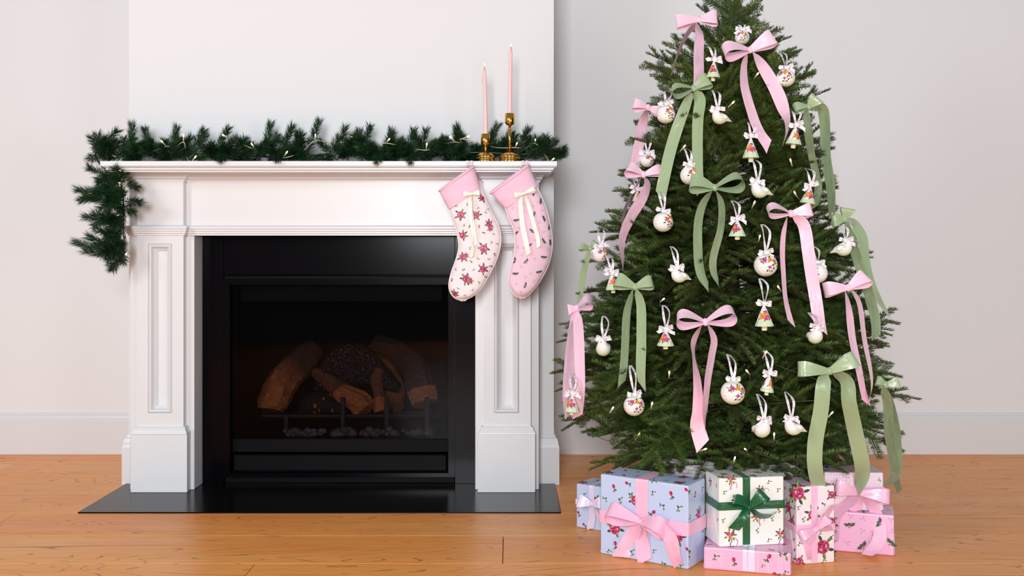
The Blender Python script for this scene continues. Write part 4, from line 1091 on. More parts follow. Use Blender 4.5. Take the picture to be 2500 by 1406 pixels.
# ------------------------------------------------------------------ ornaments
def hanger(root, K, hgt, seed, lean=0.0, w=6.0):
    """printed ribbon: hanging loop over the branch and a small bow at its foot"""
    rr = random.Random(seed); s = K.y / F; lean = rr.uniform(-6, 8); hgt *= 0.9
    pts = [K, K + Vector(((-6 + lean * .5) * s, 0.012, hgt * .66 * s)), K + Vector(((-1 + lean) * s, 0.065, hgt * s)), K + Vector(((8 + lean) * s, 0.014, hgt * .70 * s)), K + Vector((0.002, -0.002, 0.001))]
    ct = [Vector(q) for q in smooth(pts, 26)]
    wd = []
    for i in range(26):
        a = 0.9 * math.sin(i / 25 * PI * 2.4 + seed)
        wd.append(Vector((math.cos(a), math.sin(a), 0.0)))
    obj('hanging_ribbon', strip(ct, wd, [w * s] * 26, 3), M['prib'], root, True)
    bw = obj('bow', ellipsoid(K, 0.0055, 0.005, 0.0055, 10, 6), M['prib'], root, True)
    q = Vector((0, -1, 0)); d = rr.uniform(-4, 4)
    for sx, x, y in ((1, 18, 3 + d), (-1, -18, 3 - d)):
        obj('loop', loop_strip(K, Vector((x * s, -0.004, y * s)), q, 9 * s, 0.4 * sx, 0.36, 18, 4), M['prib'], bw, True)
    for sx in (1, -1):
        e = K + Vector((sx * rr.uniform(15, 22) * s, -0.007, rr.uniform(-16, 3) * s))
        mid = K.lerp(e, .5) + Vector((0, -0.006, rr.uniform(-2, 3) * s))
        ct = [Vector(z) for z in smooth([K, mid, e], 9)]
        pv = (e - K).cross(q).normalized()
        obj('tail', strip(ct, [pv] * 9, [8 * s] * 9, 3, 0, 0.5), M['prib'], bw, True)
def bouquet(p, sx=1.0):                             # the ball's painted roses; unit = ball radius
    for a, x, y in ((2.6, -.52, .40), (3.4, -.40, .26), (.4, .60, .10), (-1.2, .42, -.16), (-.6, .18, -.42), (-2.2, .02, -.36), (1.4, .12, .62), (0.2, .70, -.1), (2.0, -.2, .22), (-1.0, .32, .1)):
        p.leaf(x * sx, y, .26, .15, a if sx > 0 else PI - a, G1 if x > 0 else G2, 0)
        p.leaf((x + .06) * sx, y - .04, .20, .10, (a + 1.0), G2, 0, (150, 160, 60))
    rose(p, -.28 * sx, .46, .26, MAG, 3); rose(p, .16 * sx, .46, .25, ORG, 3); rose(p, .56 * sx, .34, .19, MAG, 2); rose(p, .52 * sx, .10, .17, ORG, 2)
    rose(p, .12 * sx, -.16, .17, MAG, 4); bud(p, -.5 * sx, .30, .2, MAG, .8)
def bauble(label, px, py, d, hgt, yaw=0.0, sx=1, seed=0, off=0.035):
    c = surf(px, py, off); r = d / 2 * c.y / F
    t_ = thing('bauble', label, 'bauble', c, 'white floral baubles on the fir tree')
    b_ = obj('ball', ellipsoid(c, r, r, r, 40, 24), M['ceramic'], t_, True)
    def f(u, v, h):
        la = max(-1.5, min(1.5, v * 1.05)); lo = u * 1.1 / max(.35, math.cos(la)) + yaw - PI / 2
        rr_ = r + h * .6
        return Vector((c.x + rr_ * math.cos(la) * math.cos(lo), c.y + rr_ * math.cos(la) * math.sin(lo), c.z + rr_ * math.sin(la)))
    p = Print(f, 0.0004, 0.0001); bouquet(p, sx)
    for i in range(-7, 8):
        for j in range(-4, 2):
            u, v = i * .36 + (j % 2) * .18, j * .30 + .1
            if v > -.15 and -.7 < u < .75 and j > -2: continue
            if u * sx > -.1 and u * sx < .75 and v > -.5: continue
            p.blob(u, v, .024 / max(.4, math.cos(v)), .024, 0, (60, 58, 56), 0, 6)
    p.build(M['glazeprint'], b_)
    obj('cap', lathe([(r * .20, 0), (r * .20, r * .10), (0, r * .10)], (c.x, c.y, c.z + r * .965), 16), M['foot'], t_, True)
    hanger(t_, c + Vector((0, -0.003, r * 1.10)), hgt, seed)
bauble('white floral bauble on the right of the tree top beside a broad pink tail', 1918, 190, 45, 52, -.5, 1, 1)
bauble('white floral bauble at the upper left edge, touching the small pink bow', 1626, 279, 46, 44, .7, -1, 2)
bauble('white floral bauble half behind the right tail of the spreading green bow', 1684, 428, 47, 50, .6, -1, 3, 0.012)
bauble('white floral bauble left of the centre, under the green tail of the upper left bow', 1619, 542, 49, 58, .9, -1, 4)
bauble('white floral bauble at the left edge beside the small green bow, needles across it', 1466, 622, 38, 52, .3, 1, 5)
bauble('white floral bauble right of the middle, between green tails and the pink bow', 1869, 647, 57, 78, 0.0, 1, 6)
bauble('white dotted bauble partly behind the right tail of the pink bow at the right', 1995, 667, 50, 46, -1.1, 1, 7, 0.008)
bauble('white floral bauble hanging low on the left under the green bow tails', 1548, 990, 51, 72, 0.0, 1, 8)
bauble('white floral bauble hanging low in the middle of the tree', 1789, 958, 59, 62, 0.1, 1, 9)
bauble('white bauble mostly hidden behind the tail of the small upper left pink bow', 1580, 392, 34, 50, .4, 1, 10, -0.015)
bauble('white floral bauble half hidden among the branches at the very top', 1812, 92, 36, 22, -.4, 1, 11, -0.01)

def tree_ornament(label, px, apex, brim, w, hgt, tilt=0.0, yaw=0.0, seed=0, off=0.035):
    c = surf(px, brim, off); s = c.y / F
    h = (brim - apex) * s; r = w / 2 * s; NF = 12
    t_ = thing('tree_ornament', label, 'ornament', c, 'small white ceramic trees on the fir tree')
    rot = Matrix.Rotation(tilt, 3, 'Y')
    def tr_(vf): return [c + rot @ (Vector(v) - c) for v in vf[0]], vf[1]
    prof = [(r * .80, 0.001), (r * .98, 0.0), (r, 0.0015), (r * .985, 0.003), (r * .16, h * .90), (r * .13, h * .95), (r * .12, h * .985), (0.0, h)]
    co = obj('cone', tr_(lathe(prof, c, NF)), M['cone'], t_)
    obj('foot', tr_(lathe([(0.0, -h * .20), (r * .28, -h * .20), (r * .30, -h * .18), (r * .32, 0.001), (r * .80, 0.0015)], c, 20)), M['foot'], t_, True)
    def f(u, v, hh):                                # u: angle from the front / half turn; v: height 0..1
        a = u + yaw - PI / 2
        rr_ = (r * .985 + (r * .16 - r * .985) * (v * h - .003) / (h * .90 - .003))
        q = (a % (2 * PI / NF)) - PI / NF
        rr_ = rr_ * math.cos(PI / NF) / math.cos(q) + hh + 0.0003
        return c + rot @ Vector((rr_ * math.cos(a), rr_ * math.sin(a), v * h))
    class PP(Print): pass
    p = PP(lambda u, v, hh: f(u, v, hh), 0.0003, 0.0001)
    def m(u, v, sz, pal):                           # rose squeezed to the cone's own proportions
        q = Print(lambda a, b, hh: f(u + a / max(.25, 1 - v), v + b * r / h, hh), 0.0003, 0.0001); rose(q, 0, 0, sz, pal, 4); p.V_ = None
        n = len(p.V); p.V += q.V; p.Fa += [tuple(i + n for i in z) for z in q.Fa]; p.C += q.C
    m(-.55, .44, .36, ORG); m(.10, .40, .36, MAG); m(.65, .42, .30, ROSE); m(-.15, .56, .26, ORG); m(.15, .66, .18, MAG); m(2.4, .42, .34, MAG); m(3.1, .44, .34, ORG); m(-2.4, .42, .3, ROSE)
    for i in range(14):
        for v in (.6, .7, .8):
            p.blob(i * .45 + v * 3, v, .05 / (1.1 - v) * .5, .018, 0, (60, 58, 56), 0, 6)
    p.build(M['glazeprint'], co)
    K = c + rot @ Vector((0, -0.002, h * 1.04))
    hanger(t_, K, hgt, seed)
tree_ornament('white ceramic tree at the top, between the highest pink bow and the green bow', 1741, 148, 190, 34, 48, .05, -.5, 21)
tree_ornament('white ceramic tree whose top is hidden behind the left tail of the large pink bow', 1833, 335, 386, 41, 46, 0, -.2, 22, 0.014)
tree_ornament('white ceramic tree on the upper right, tilted, below the green bow', 1937, 306, 353, 39, 46, .12, .6, 23)
tree_ornament('white ceramic tree on the right above the pink bow, its bow ends spread', 1971, 453, 497, 38, 50, .18, 0, 24)
tree_ornament('white ceramic tree in the middle, right of the curved green tails', 1800, 535, 577, 42, 52, 0, -.7, 25)
tree_ornament('white ceramic tree hanging below the bauble at the right of the middle', 1866, 742, 796, 46, 66, -.02, 0, 26)
tree_ornament('white ceramic tree left of the pink bow in the lower middle', 1625, 803, 844, 42, 60, 0, -.5, 27)
tree_ornament('white ceramic tree on the left, partly covered by the green bow loop', 1497, 664, 707, 36, 44, -.08, .4, 28, 0.010)
tree_ornament('white ceramic tree lowest on the left, before the long pink tails', 1396, 961, 1004, 38, 46, .03, -.4, 29, 0.075)
tree_ornament('white ceramic tree half hidden in dark branches right of the low middle bauble', 1872, 912, 956, 34, 56, .15, .9, 30, -0.008)
tree_ornament('white ceramic tree behind the curling tail of the left pink bow', 1556, 462, 492, 26, 34, 0, .5, 31, 0.0)

def bird(label, px, py, w, hgt, yaw, seed=0, tilt=0.0, off=0.030):
    """yaw 0 faces left in the photograph; the body is lofted from tail to crown"""
    c = surf(px, py, off); S = w * c.y / F
    t_ = thing('bird_ornament', label, 'ornament', c, 'small white ceramic birds on the fir tree')
    rot = Matrix.Rotation(yaw, 3, 'Z') @ Matrix.Rotation(tilt, 3, 'Y')
    sp_ = [(0.52, -.20, .012), (.46, -.18, .035), (.36, -.13, .085), (.24, -.08, .165), (.10, -.07, .245), (-.03, -.06, .290), (-.13, -.02, .285), (-.20, .08, .235), (-.235, .17, .19), (-.26, .25, .17), (-.275, .32, .145), (-.285, .375, .09), (-.288, .405, .03)]
    sm_ = smooth(sp_, 30)
    pts = [Vector((a, 0, b)) for a, b, _ in sm_]
    v, f = tube(pts, [max(.004, q[2]) for q in sm_], 20)
    v = [c + rot @ (Vector(q) * S) for q in v]
    bo = obj('body', (v, f), M['bird'], t_, True)
    bk_ = [(-.42, 0, .245), (-.47, 0, .235), (-.525, 0, .218)]
    obj('beak', ([c + rot @ (Vector(q) * S) for q in tube([Vector(z) for z in bk_], [.045, .028, .004], 10)[0]], tube([Vector(z) for z in bk_], [.045, .028, .004], 10)[1]), M['beak'], t_, True)
    for sg in (1, -1):
        ev, ef = ellipsoid((-.365, sg * .150, .285), .016, .016, .016, 8, 6)
        obj('eye', ([c + rot @ (Vector(q) * S) for q in ev], ef), M['eye'], t_, True)
        wv_, wf = ellipsoid((.06, sg * .215, .00), .20, .05, .12, 18, 10, Matrix.Rotation(.30, 3, 'Y'))
        obj('wing', ([c + rot @ (Vector(q) * S) for q in wv_], wf), M['bird'], t_, True)
    bvh = BVHTree.FromPolygons(v, f)
    for sg in (1, -1):
        def fm(u, vv, h):
            o_ = c + rot @ (Vector((u, sg * .9, vv)) * S); d_ = rot @ Vector((0, -sg, 0))
            hit = bvh.ray_cast(o_, d_)
            if hit[0] is None: return None
            wob = .03 * S if (abs(u - .06) < .2 and abs(vv - .01) < .10) else 0
            return hit[0] - d_ * (h + wob)
        p = Print(fm, 0.0003, 0.0001)
        for i in range(8):
            for j in range(4):
                p.blob(-.12 + i * .075 + (j % 2) * .037, -.10 + j * .07, .012, .012, 0, (50, 46, 46), 0, 6)
        rose(p, .0, .19, .06, CRIM, 4); p.leaf(.06, .16, .08, .04, -.4, G1); p.leaf(-.1, .2, .07, .04, 2.4, G2)
        p.blob(-.30, .36, .03, .02, 0, (214, 110, 40), 0, 6)
        p.build(M['glazeprint'], bo)
    K = c + rot @ (Vector((-.16, -.02, .36)) * S)
    hanger(t_, K, hgt, seed)
bird('white ceramic bird facing left near the top, between the green and pink tails', 1760, 286, 52, 62, 0.10, 41)
bird('white ceramic bird facing left on the upper right of the tree middle', 1858, 464, 58, 66, 0.05, 42)
bird('white ceramic bird facing left between the low bows in the middle of the tree', 1661, 672, 54, 58, 0.05, 43)
bird('white ceramic bird facing right at the right edge beside a green bow', 2056, 606, 56, 44, PI - .15, 44)
bird('white ceramic bird facing forward under the right pink bow tails', 1988, 818, 62, 34, PI / 2 + .15, 45)
bird('white ceramic bird facing forward on the lower left edge', 1474, 848, 62, 58, PI / 2 - .35, 46)
bird('white ceramic bird facing forward, lowest in the middle of the tree', 1857, 1045, 66, 60, PI / 2 + .45, 47)
bird('white ceramic bird facing left, low on the right near the big green bow', 1940, 1042, 60, 64, 0.10, 48)
# ------------------------------------------------------------------ presents
class Gift:
    def __init__(s, label, fbl, yaw, w, d, h, paper, z=0.0005, group=None, flap=True):
        """fbl: front lower left corner (x, y); yaw: turn of the front edge"""
        s.O = Vector((fbl[0], fbl[1], z)); c, q = math.cos(yaw), math.sin(yaw)
        s.ax = Vector((c, q, 0)); s.ay = Vector((-q, c, 0)); s.up = Vector((0, 0, 1)); s.n = -s.ay
        s.w, s.d, s.h = w, d, h
        ctr = s.O + s.ax * (w / 2) + s.ay * (d / 2)
        s.t = thing('gift_box', label, 'gift', ctr, 'wrapped presents under the fir tree')
        v, f = bevel_box(0, w, 0, d, 0, h, 0.004, 3)
        rr = random.Random(label)
        s.body = obj('wrapped_box', ([s.O + s.ax * q_[0] + s.ay * q_[1] + s.up * q_[2] for q_ in v], f), paper, s.t, False)
        if flap:                                    # folded paper ends on the short sides
            for sx in (0, 1):
                X = w + 0.0006 if sx else -0.0006
                pts = [(.004, .004), (d - .004, .004), (d * .66, h * .46), (d * .34, h * .46)]
                a = [s.O + s.ax * X + s.ay * y + s.up * zz for y, zz in pts]
                b_ = [q_ + s.ax * (0.0012 if sx else -0.0012) for q_ in a]
                obj('paper_flap', (a + b_, [(0, 1, 2, 3), (4, 7, 6, 5), (0, 4, 5, 1), (1, 5, 6, 2), (2, 6, 7, 3), (3, 7, 4, 0)]), paper, s.body)
    def face(s, which):
        O, ax, ay, up = s.O, s.ax, s.ay, s.up
        if which == 'front': return lambda u, v, h: O + ax * u + up * v - ay * h
        if which == 'top': return lambda u, v, h: O + ax * u + ay * v + up * (s.h + h)
        if which == 'left': return lambda u, v, h: O + ay * (s.d - u) + up * v - ax * h
        if which == 'right': return lambda u, v, h: O + ax * (s.w + h) + ay * u + up * v
    def size(s, which): return {'front': (s.w, s.h), 'top': (s.w, s.d), 'left': (s.d, s.h), 'right': (s.d, s.h)}[which]
    def hit(s, px, py, off=0.0):                    # the point of the front face seen at a photograph pixel
        d = P(px, py, 1.0) - Vector((0, 0, EYE)); o = Vector((0, 0, EYE)); p0 = s.O + s.n * off
        return o + d * ((p0 - o).dot(s.n) / d.dot(s.n))
    def uv(s, px, py):
        q = s.hit(px, py) - s.O; return q.dot(s.ax), q.z
    def band_v(s, u, w, m, name='ribbon_band'):     # round the box over front, top, back, bottom
        e = 0.0012; d, h = s.d, s.h; k = 0.004
        loop = [(-e, k), (-e, h - k), (-e + k * .3, h + e - k * .3), (k, h + e), (d - k, h + e), (d + e - k * .3, h + e - k * .3), (d + e, h - k), (d + e, k)]
        ct = [s.O + s.ax * u + s.ay * a + s.up * b for a, b in loop]
        o = obj(name, strip(ct, [s.ax] * len(ct), [w] * len(ct), 3), m, s.t, False); return o
    def band_h(s, v, w, m, name='ribbon_band'):
        e = 0.0030; d, W_ = s.d, s.w; k = 0.004
        loop = [(k, -e), (W_ - k, -e), (W_ + e - k * .3, -e + k * .3), (W_ + e, k), (W_ + e, d - k), (W_ + e - k * .3, d + e - k * .3), (W_ - k, d + e), (k, d + e), (-e + k * .3, d + e - k * .3), (-e, d - k), (-e, k), (-e + k * .3, -e + k * .3), (k, -e)]
        ct = [s.O + s.ax * a + s.ay * b + s.up * v for a, b in loop]
        return obj(name, strip(ct, [s.up] * len(ct), [w] * len(ct), 3), m, s.t, False)
    def scatter(s, which, fn, step, seed, avoid=()):
        rr = random.Random(seed); W_, H_ = s.size(which); p = Print(s.face(which), 0.0004, 0.0001); k = 0
        ny = max(1, round(H_ / step)); nx = max(1, round(W_ / step))
        for j in range(ny):
            for i in range(nx):
                u = (i + .5 + (0.25 if j % 2 else -.25) + rr.uniform(-.12, .12)) * W_ / nx; v = (j + .5 + rr.uniform(-.12, .12)) * H_ / ny
                u = min(W_ - step * .22, max(step * .22, u)); v = min(H_ - step * .22, max(step * .22, v))
                fn(p, u, v, k, rr); k += 1
        p.build(M['print'], s.body)
    def marks(s, items, seed=3):                    # motifs on the front: (kind, px, py, size px, rot)
        p = Print(s.face('front'), 0.0004, 0.0001); sc = s.O.y / F
        for it in items:
            u, v = s.uv(it[1], it[2]); it[0](p, u, v, it[3] * sc, *it[4:])
        p.build(M['print'], s.body)
    def bow(s, knot, loops, tails, m, wn, off=0.014):
        K = s.hit(*knot, off); sc = K.y / F
        b = obj('bow', knot_shape(K, 0.008, 0.008, 0.007), m, s.t, True)
        for x, y, w, phi, bu in loops:
            obj('loop', loop_strip(K, s.hit(x, y, off + 0.008) - K, s.n, w * sc, phi, bu), m, b, True)
        for pts, ws in tails:
            p3 = [s.hit(q[0], q[1], q[2] if len(q) > 2 else (off if i == 0 else 0.006)) for i, q in enumerate(pts)]
            for q in p3: q.z = max(q.z, 0.004)
            obj('tail', tail_strip(p3, [w * sc for w in ws], wn * sc, K.y, cut=0.5, wave=0.0, seed=len(pts)), m, b, True)
        return b
def paper(name, rgb, dots=None):
    m, nt, b = nodes(name); N, L = nt.nodes, nt.links
    b.inputs['Roughness'].default_value = 0.32; b.inputs['Specular IOR Level'].default_value = 0.45
    b.inputs['Base Color'].default_value = (*lin(rgb), 1)
    tc = N.new('ShaderNodeTexCoord')
    no = N.new('ShaderNodeTexNoise'); no.inputs['Scale'].default_value = 14; no.inputs['Detail'].default_value = 2; L.new(tc.outputs['Object'], no.inputs['Vector'])
    bp = N.new('ShaderNodeBump'); bp.inputs['Strength'].default_value = 0.25; bp.inputs['Distance'].default_value = 0.004
    L.new(no.outputs['Fac'], bp.inputs['Height']); L.new(bp.outputs['Normal'], b.inputs['Normal'])
    if dots:
        vo = N.new('ShaderNodeTexVoronoi'); vo.inputs['Scale'].default_value = 115; vo.inputs['Randomness'].default_value = 0.25; L.new(tc.outputs['Object'], vo.inputs['Vector'])
        lt = N.new('ShaderNodeMath'); lt.operation = 'LESS_THAN'; lt.inputs[1].default_value = 0.22; L.new(vo.outputs['Distance'], lt.inputs[0])
        mx = N.new('ShaderNodeMix'); mx.data_type = 'RGBA'; mx.inputs['A'].default_value = (*lin(rgb), 1); mx.inputs['B'].default_value = (*lin(dots), 1)
        L.new(lt.outputs[0], mx.inputs['Factor']); L.new(mx.outputs['Result'], b.inputs['Base Color'])
    return m
BLUE = paper('blue_wrap', (194, 207, 238)); WHITE = paper('white_wrap', (240, 240, 236)); PALE = paper('rose_wrap', (244, 228, 234))
PINKD = paper('pink_dotted_wrap', (239, 180, 212), (250, 212, 230)); HOLLY = paper('holly_wrap', (240, 184, 218)); SNOW = paper('pale_dotted_wrap', (240, 218, 232), (206, 170, 190))
def blue_mix(p, u, v, k, rr):
    q = k % 5
    if q == 0: rose(p, u, v, .016, ROSE, 6, None, rr)
    elif q in (1, 3): bud(p, u, v, .014, ROSE, rr.uniform(-.6, .6))
    else: sprig(p, u, v, .016, rr.uniform(0, 6))
# small blue
def from_corners(bl, br, depth_yaw=None):
    pass
def floor_pt(px, py, z=0.0):
    Y = F * (EYE - z) / (py - CY); return Vector(((px - CX) / F * Y, Y, z))
a = floor_pt(1407, 1287)
g = Gift('small blue flowered present with a lilac bow, left behind the large blue one', a.xy, math.radians(-33), .132, .11, .139, BLUE)
g.band_v(.056, .018, M['lilac']); g.band_h(.082, .018, M['lilac'])
g.marks([(rose, 1452, 1222, 13, ROSE, 5), (bud, 1412, 1251, 11, ROSE, .3), (bud, 1425, 1280, 11, ROSE, .8), (sprig, 1427, 1209, 12, 1.2), (bud, 1447, 1202, 9, ROSE, -.5)])
g.scatter('top', blue_mix, .045, 51); g.scatter('left', blue_mix, .05, 52); g.scatter('right', blue_mix, .05, 55)
g.bow((1444, 1230), [(1411, 1222, 32, .35, .4), (1470, 1228, 26, -.3, .34)], [([(1443, 1234), (1446, 1260), (1441, 1294)], [12, 14, 14]), ([(1446, 1234), (1455, 1252), (1464, 1272)], [10, 12, 10])], M['lilac'], 18)
# large blue
br_ = floor_pt(1680, 1391); w = .276; yaw = math.radians(-34)
fbl = br_ - Vector((math.cos(yaw), math.sin(yaw), 0)) * w
g = Gift('large blue flowered present with a pink satin bow, biggest of the pile', fbl.xy, yaw, w, .118, .2315, BLUE)
u1, _ = g.uv(1567, 1250)
g.band_v(u1, .040, M['gift_pink']); _, v1 = g.uv(1560, 1272); g.band_h(v1 - .002, .038, M['gift_pink'])
g.marks([(rose, 1501, 1290, 19, ROSE, 6), (bud, 1507, 1283, 8, ROSE, 0.2), (rose, 1551, 1222, 15, ROSE, 5), (rose, 1656, 1312, 15, ROSE, 5), (bud, 1530, 1179, 13, ROSE, 1.2), (bud, 1498, 1187, 14, ROSE, .3), (bud, 1638, 1204, 15, ROSE, .3), (bud, 1675, 1195, 13, ROSE, 1.0),
         (bud, 1596, 1250, 15, ROSE, -1.0), (bud, 1502, 1326, 15, ROSE, .1), (bud, 1677, 1340, 12, ROSE, .8), (sprig, 1476, 1216, 15, -.6), (sprig, 1514, 1223, 17, 1.4), (sprig, 1538, 1210, 16, 1.2), (sprig, 1593, 1204, 14, .9), (sprig, 1616, 1233, 17, -.7),
         (sprig, 1656, 1242, 18, 1.0), (sprig, 1594, 1174, 15, .2), (sprig, 1543, 1350, 16, 1.4), (sprig, 1596, 1346, 12, 1), (sprig, 1620, 1375, 15, -.8), (sprig, 1556, 1362, 12, 1.3), (sprig, 1662, 1384, 13, 1.2), (sprig, 1485, 1345, 13, .4)])
g.scatter('top', blue_mix, .048, 61); g.scatter('right', blue_mix, .06, 62); g.scatter('left', blue_mix, .06, 63)
g.bow((1563, 1273), [(1484, 1250, 40, .75, .42), (1622, 1292, 42, -.7, .50)],
      [([(1558, 1277), (1542, 1310), (1528, 1336), (1515, 1366, .010)], [18, 34, 38, 36]), ([(1563, 1278), (1566, 1310), (1570, 1340), (1574, 1378, .010)], [16, 28, 34, 34]),
       ([(1566, 1272), (1600, 1278, .020), (1634, 1310, .030), (1645, 1350, .024), (1656, 1380, .016)], [14, 26, 32, 28, 22])], M['gift_pink'], 38, .018)
# flat pink, below the white one
a = floor_pt(1718, 1389); b2 = floor_pt(1931, 1408); yaw = math.atan2(b2.y - a.y, b2.x - a.x) * .92
g = Gift('flat pink dotted present with lilac bands, lying in front under the white one', a.xy, yaw, (b2 - a).length, .20, .061, PINKD)
u1, _ = g.uv(1827, 1370); g.band_v(u1 - .009, .013, M['lilac']); g.band_v(u1 + .008, .018, M['lilac'])
g.marks([(sprig, 1745, 1361, 18, .8), (bud, 1791, 1366, 16, ROSE, .2), (bud, 1878, 1358, 17, ROSE, -.6), (sprig, 1911, 1353, 24, -.5), (sprig, 1861, 1382, 10, .6), (bud, 1891, 1401, 15, ROSE, 1.2), (sprig, 1916, 1398, 14, .6)])
def pinkmix(p, u, v, k, rr): (bud(p, u, v, .013, ROSE, rr.uniform(0, 6)) if k % 2 else sprig(p, u, v, .018, rr.uniform(0, 6)))
g.scatter('top', pinkmix, .055, 71); g.scatter('left', pinkmix, .055, 72); g.scatter('right', pinkmix, .055, 73)
# white with green ribbon
def posy(p, x, y, s, rot=0.0):                      # three roses tied with a trailing ribbon
    for k in range(7):
        a = 2 * PI * k / 7 + rot; p.leaf(x + math.cos(a) * s * .4, y + math.sin(a) * s * .4, s * .5, s * .25, a, G1 if k % 2 else G2, 0)
    rose(p, x - s * .28, y + s * .18, s * .34, ROSE, 0, .3); rose(p, x + s * .30, y + s * .14, s * .34, CRIM, 0, .9); rose(p, x - s * .02, y - s * .22, s * .32, ORG, 0, 1.4)
    pts = [(.1, -.45), (.18, -.8), (-.05, -1.05), (.05, -1.3), (-.18, -1.5)]
    sm_ = smooth(pts, 12); c, q = math.cos(rot), math.sin(rot)
    for (a, b), (d, e) in zip(sm_, sm_[1:]): p.line(x + (a * c - b * q) * s, y + (a * q + b * c) * s, x + (d * c - e * q) * s, y + (d * q + e * c) * s, s * .10, (150, 40, 110), 1)
    sm_ = smooth([(.35, -.3), (.75, -.5), (.95, -.9), (.8, -1.3)], 9)
    for (a, b), (d, e) in zip(sm_, sm_[1:]): p.line(x + (a * c - b * q) * s, y + (a * q + b * c) * s, x + (d * c - e * q) * s, y + (d * q + e * c) * s, s * .07, (160, 50, 120), 1)
ZG = .0620
a = floor_pt(1756, 1336, ZG)
g = Gift('white flowered present with a dark green satin bow, standing on the flat pink one', a.xy, math.radians(9), .189, .112, .190, WHITE, ZG)
u1, _ = g.uv(1822, 1300); _, v1 = g.uv(1822, 1236)
g.band_v(u1, .0215, M['emerald']); g.band_h(v1 + .003, .0225, M['emerald'])
g.marks([(posy, 1784, 1168 + 2, 17, 0), (posy, 1856, 1196, 15, .9), (posy, 1783, 1306, 20, 0), (posy, 1846, 1262, 16, .5), (posy, 1905, 1303, 17, -.1), (sprig, 1876, 1177, 12, .6), (sprig, 1899, 1197, 12, 1.0), (sprig, 1768, 1203, 12, .9), (sprig, 1885, 1268, 13, 1.4), (sprig, 1849, 1297, 13, 1.6), (sprig, 1876, 1319, 12, .7), (sprig, 1751 + 14, 1272, 12, 1.2), (bud, 1900, 1243, 10, ORG, .4), (sprig, 1794, 1222, 20, 2.2)])
def whitemix(p, u, v, k, rr): (posy(p, u, v, .016, rr.uniform(-.6, .6)) if k % 2 == 0 else sprig(p, u, v, .013, rr.uniform(0, 6)))
g.scatter('top', whitemix, .042, 81); g.scatter('left', whitemix, .048, 82); g.scatter('right', whitemix, .048, 83)
g.bow((1829, 1238), [(1793, 1219, 26, .5, .42), (1869, 1205, 32, -.55, .40)],
      [([(1826, 1242), (1812, 1268, .02), (1791, 1292, .012)], [14, 24, 24]), ([(1832, 1240), (1852, 1257, .02), (1876, 1260, .014), (1897, 1249, .010)], [10, 15, 15, 4])], M['emerald'], 24, .016)
# tall rose present
a = floor_pt(1945, 1379)
g = Gift('tall pale present with large pink roses and a pink bow, right of the white one', a.xy, math.radians(11), .116, .12, .218, PALE)
u1, _ = g.uv(1988, 1300); _, v1 = g.uv(1992, 1290)
g.band_v(u1, .0195, M['gift_pink']); g.band_h(v1 + .002, .021, M['gift_pink'])
g.marks([(rose, 1949, 1204, 21, ROSE, 6), (rose, 1985, 1256, 17, ROSE, 6), (rose, 2009, 1335, 23, ROSE, 6), (rose, 2029, 1274, 15, ROSE, 4), (rose, 2030, 1208, 12, ROSE, 4), (rose, 1952, 1370, 13, ROSE, 4), (sprig, 1949, 1241, 12, 1.2), (sprig, 1961, 1270, 13, 1.4), (sprig, 1951, 1328, 14, .4), (sprig, 2028, 1244, 12, 1.0), (sprig, 2030, 1313, 12, 1.3), (bud, 2008, 1229, 9, ROSE, 1.0), (sprig, 2010, 1370, 12, .5), (sprig, 2003, 1300, 14, .8)])
def rosemix(p, u, v, k, rr): (rose(p, u, v, .019, ROSE, 6, None, rr) if k % 2 == 0 else sprig(p, u, v, .014, rr.uniform(0, 6)))
g.scatter('top', rosemix, .045, 91); g.scatter('left', rosemix, .045, 92); g.scatter('right', rosemix, .045, 93)
g.bow((1992, 1293), [(1953, 1312, 24, .5, .40), (2022, 1262, 24, -.2, .30)],
      [([(1996, 1290), (2016, 1260, .02), (2036, 1232, .015)], [12, 18, 16]), ([(1990, 1298), (1974, 1325, .016), (1975, 1366, .010)], [10, 14, 8]), ([(1996, 1294), (2015, 1292, .016), (2032, 1288, .012)], [10, 15, 18])], M['gift_pink'], 22, .015)
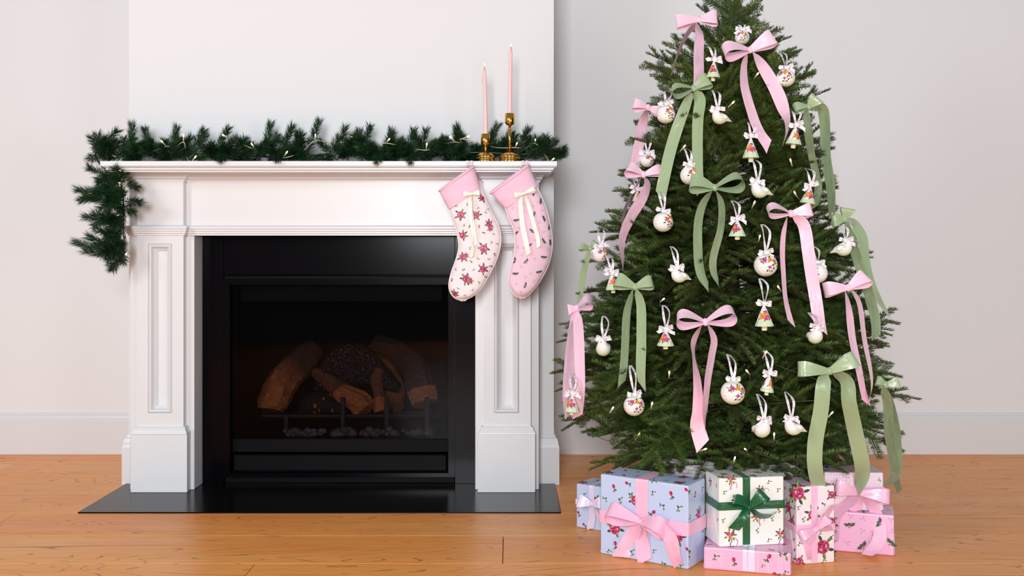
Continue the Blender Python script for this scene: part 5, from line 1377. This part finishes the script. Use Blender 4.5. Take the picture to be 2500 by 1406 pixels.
# holly present and the pale one on it
br_ = floor_pt(2183, 1358); w = .175; yaw = math.radians(-19)
fbl = br_ - Vector((math.cos(yaw), math.sin(yaw), 0)) * w
g = Gift('pink present printed with holly, lowest at the right of the pile', fbl.xy, yaw, w, .125, .117, HOLLY)
g.marks([(holly, 2074, 1284, 17, .2), (holly, 2107, 1335, 18, .9), (holly, 2174, 1327, 18, -.6), (holly, 2149, 1277, 16, 1.3), (holly, 2038, 1320, 12, .4), (berries, 2076, 1260, 9, .3), (berries, 2107, 1266, 9, 1.2), (berries, 2105, 1296, 9, 2.2), (berries, 2069, 1325, 9, .6), (berries, 2178, 1297, 9, 1.7), (berries, 2175, 1269, 9, .4), (berries, 2130, 1300, 9, 2.5)])
def hollymix(p, u, v, k, rr): (holly(p, u, v, .018, rr.uniform(0, 6)) if k % 2 == 0 else berries(p, u, v, .010, rr.uniform(0, 6)))
g.scatter('top', hollymix, .04, 101); g.scatter('left', hollymix, .05, 102); g.scatter('right', hollymix, .05, 103)
ZG = .1178
br_ = floor_pt(2157, 1247, ZG); w = .172; yaw = math.radians(-2)
fbl = br_ - Vector((math.cos(yaw), math.sin(yaw), 0)) * w
g = Gift('pale dotted present with a large pink bow, standing on the holly present', fbl.xy, yaw, w, .105, .112, SNOW, ZG)
u1, _ = g.uv(2098, 1220); _, v1 = g.uv(2098, 1203)
g.band_v(u1 - .004, .026, M['gift_pink']); g.band_h(v1 + .005, .026, M['gift_pink'])
g.scatter('front', lambda p, u, v, k, rr: sprig(p, u, v, .012, rr.uniform(0, 6)), .05, 111); g.scatter('top', hollymix, .045, 112); g.scatter('left', hollymix, .05, 113); g.scatter('right', hollymix, .05, 114)
g.bow((2098, 1203), [(2038, 1190, 36, .3, .34), (2172, 1214, 36, -.3, .30)],
      [([(2092, 1208), (2062, 1236, .02), (2040, 1262, .02), (2036, 1320, .05)], [12, 16, 18, 14]), ([(2104, 1208), (2132, 1238, .02), (2148, 1290, .045), (2142, 1325, .06), (2116, 1355, .07)], [12, 22, 26, 24, 10]), ([(2096, 1208), (2092, 1230, .008), (2090, 1248, .006)], [14, 24, 26])], M['gift_pink'], 30, .016)
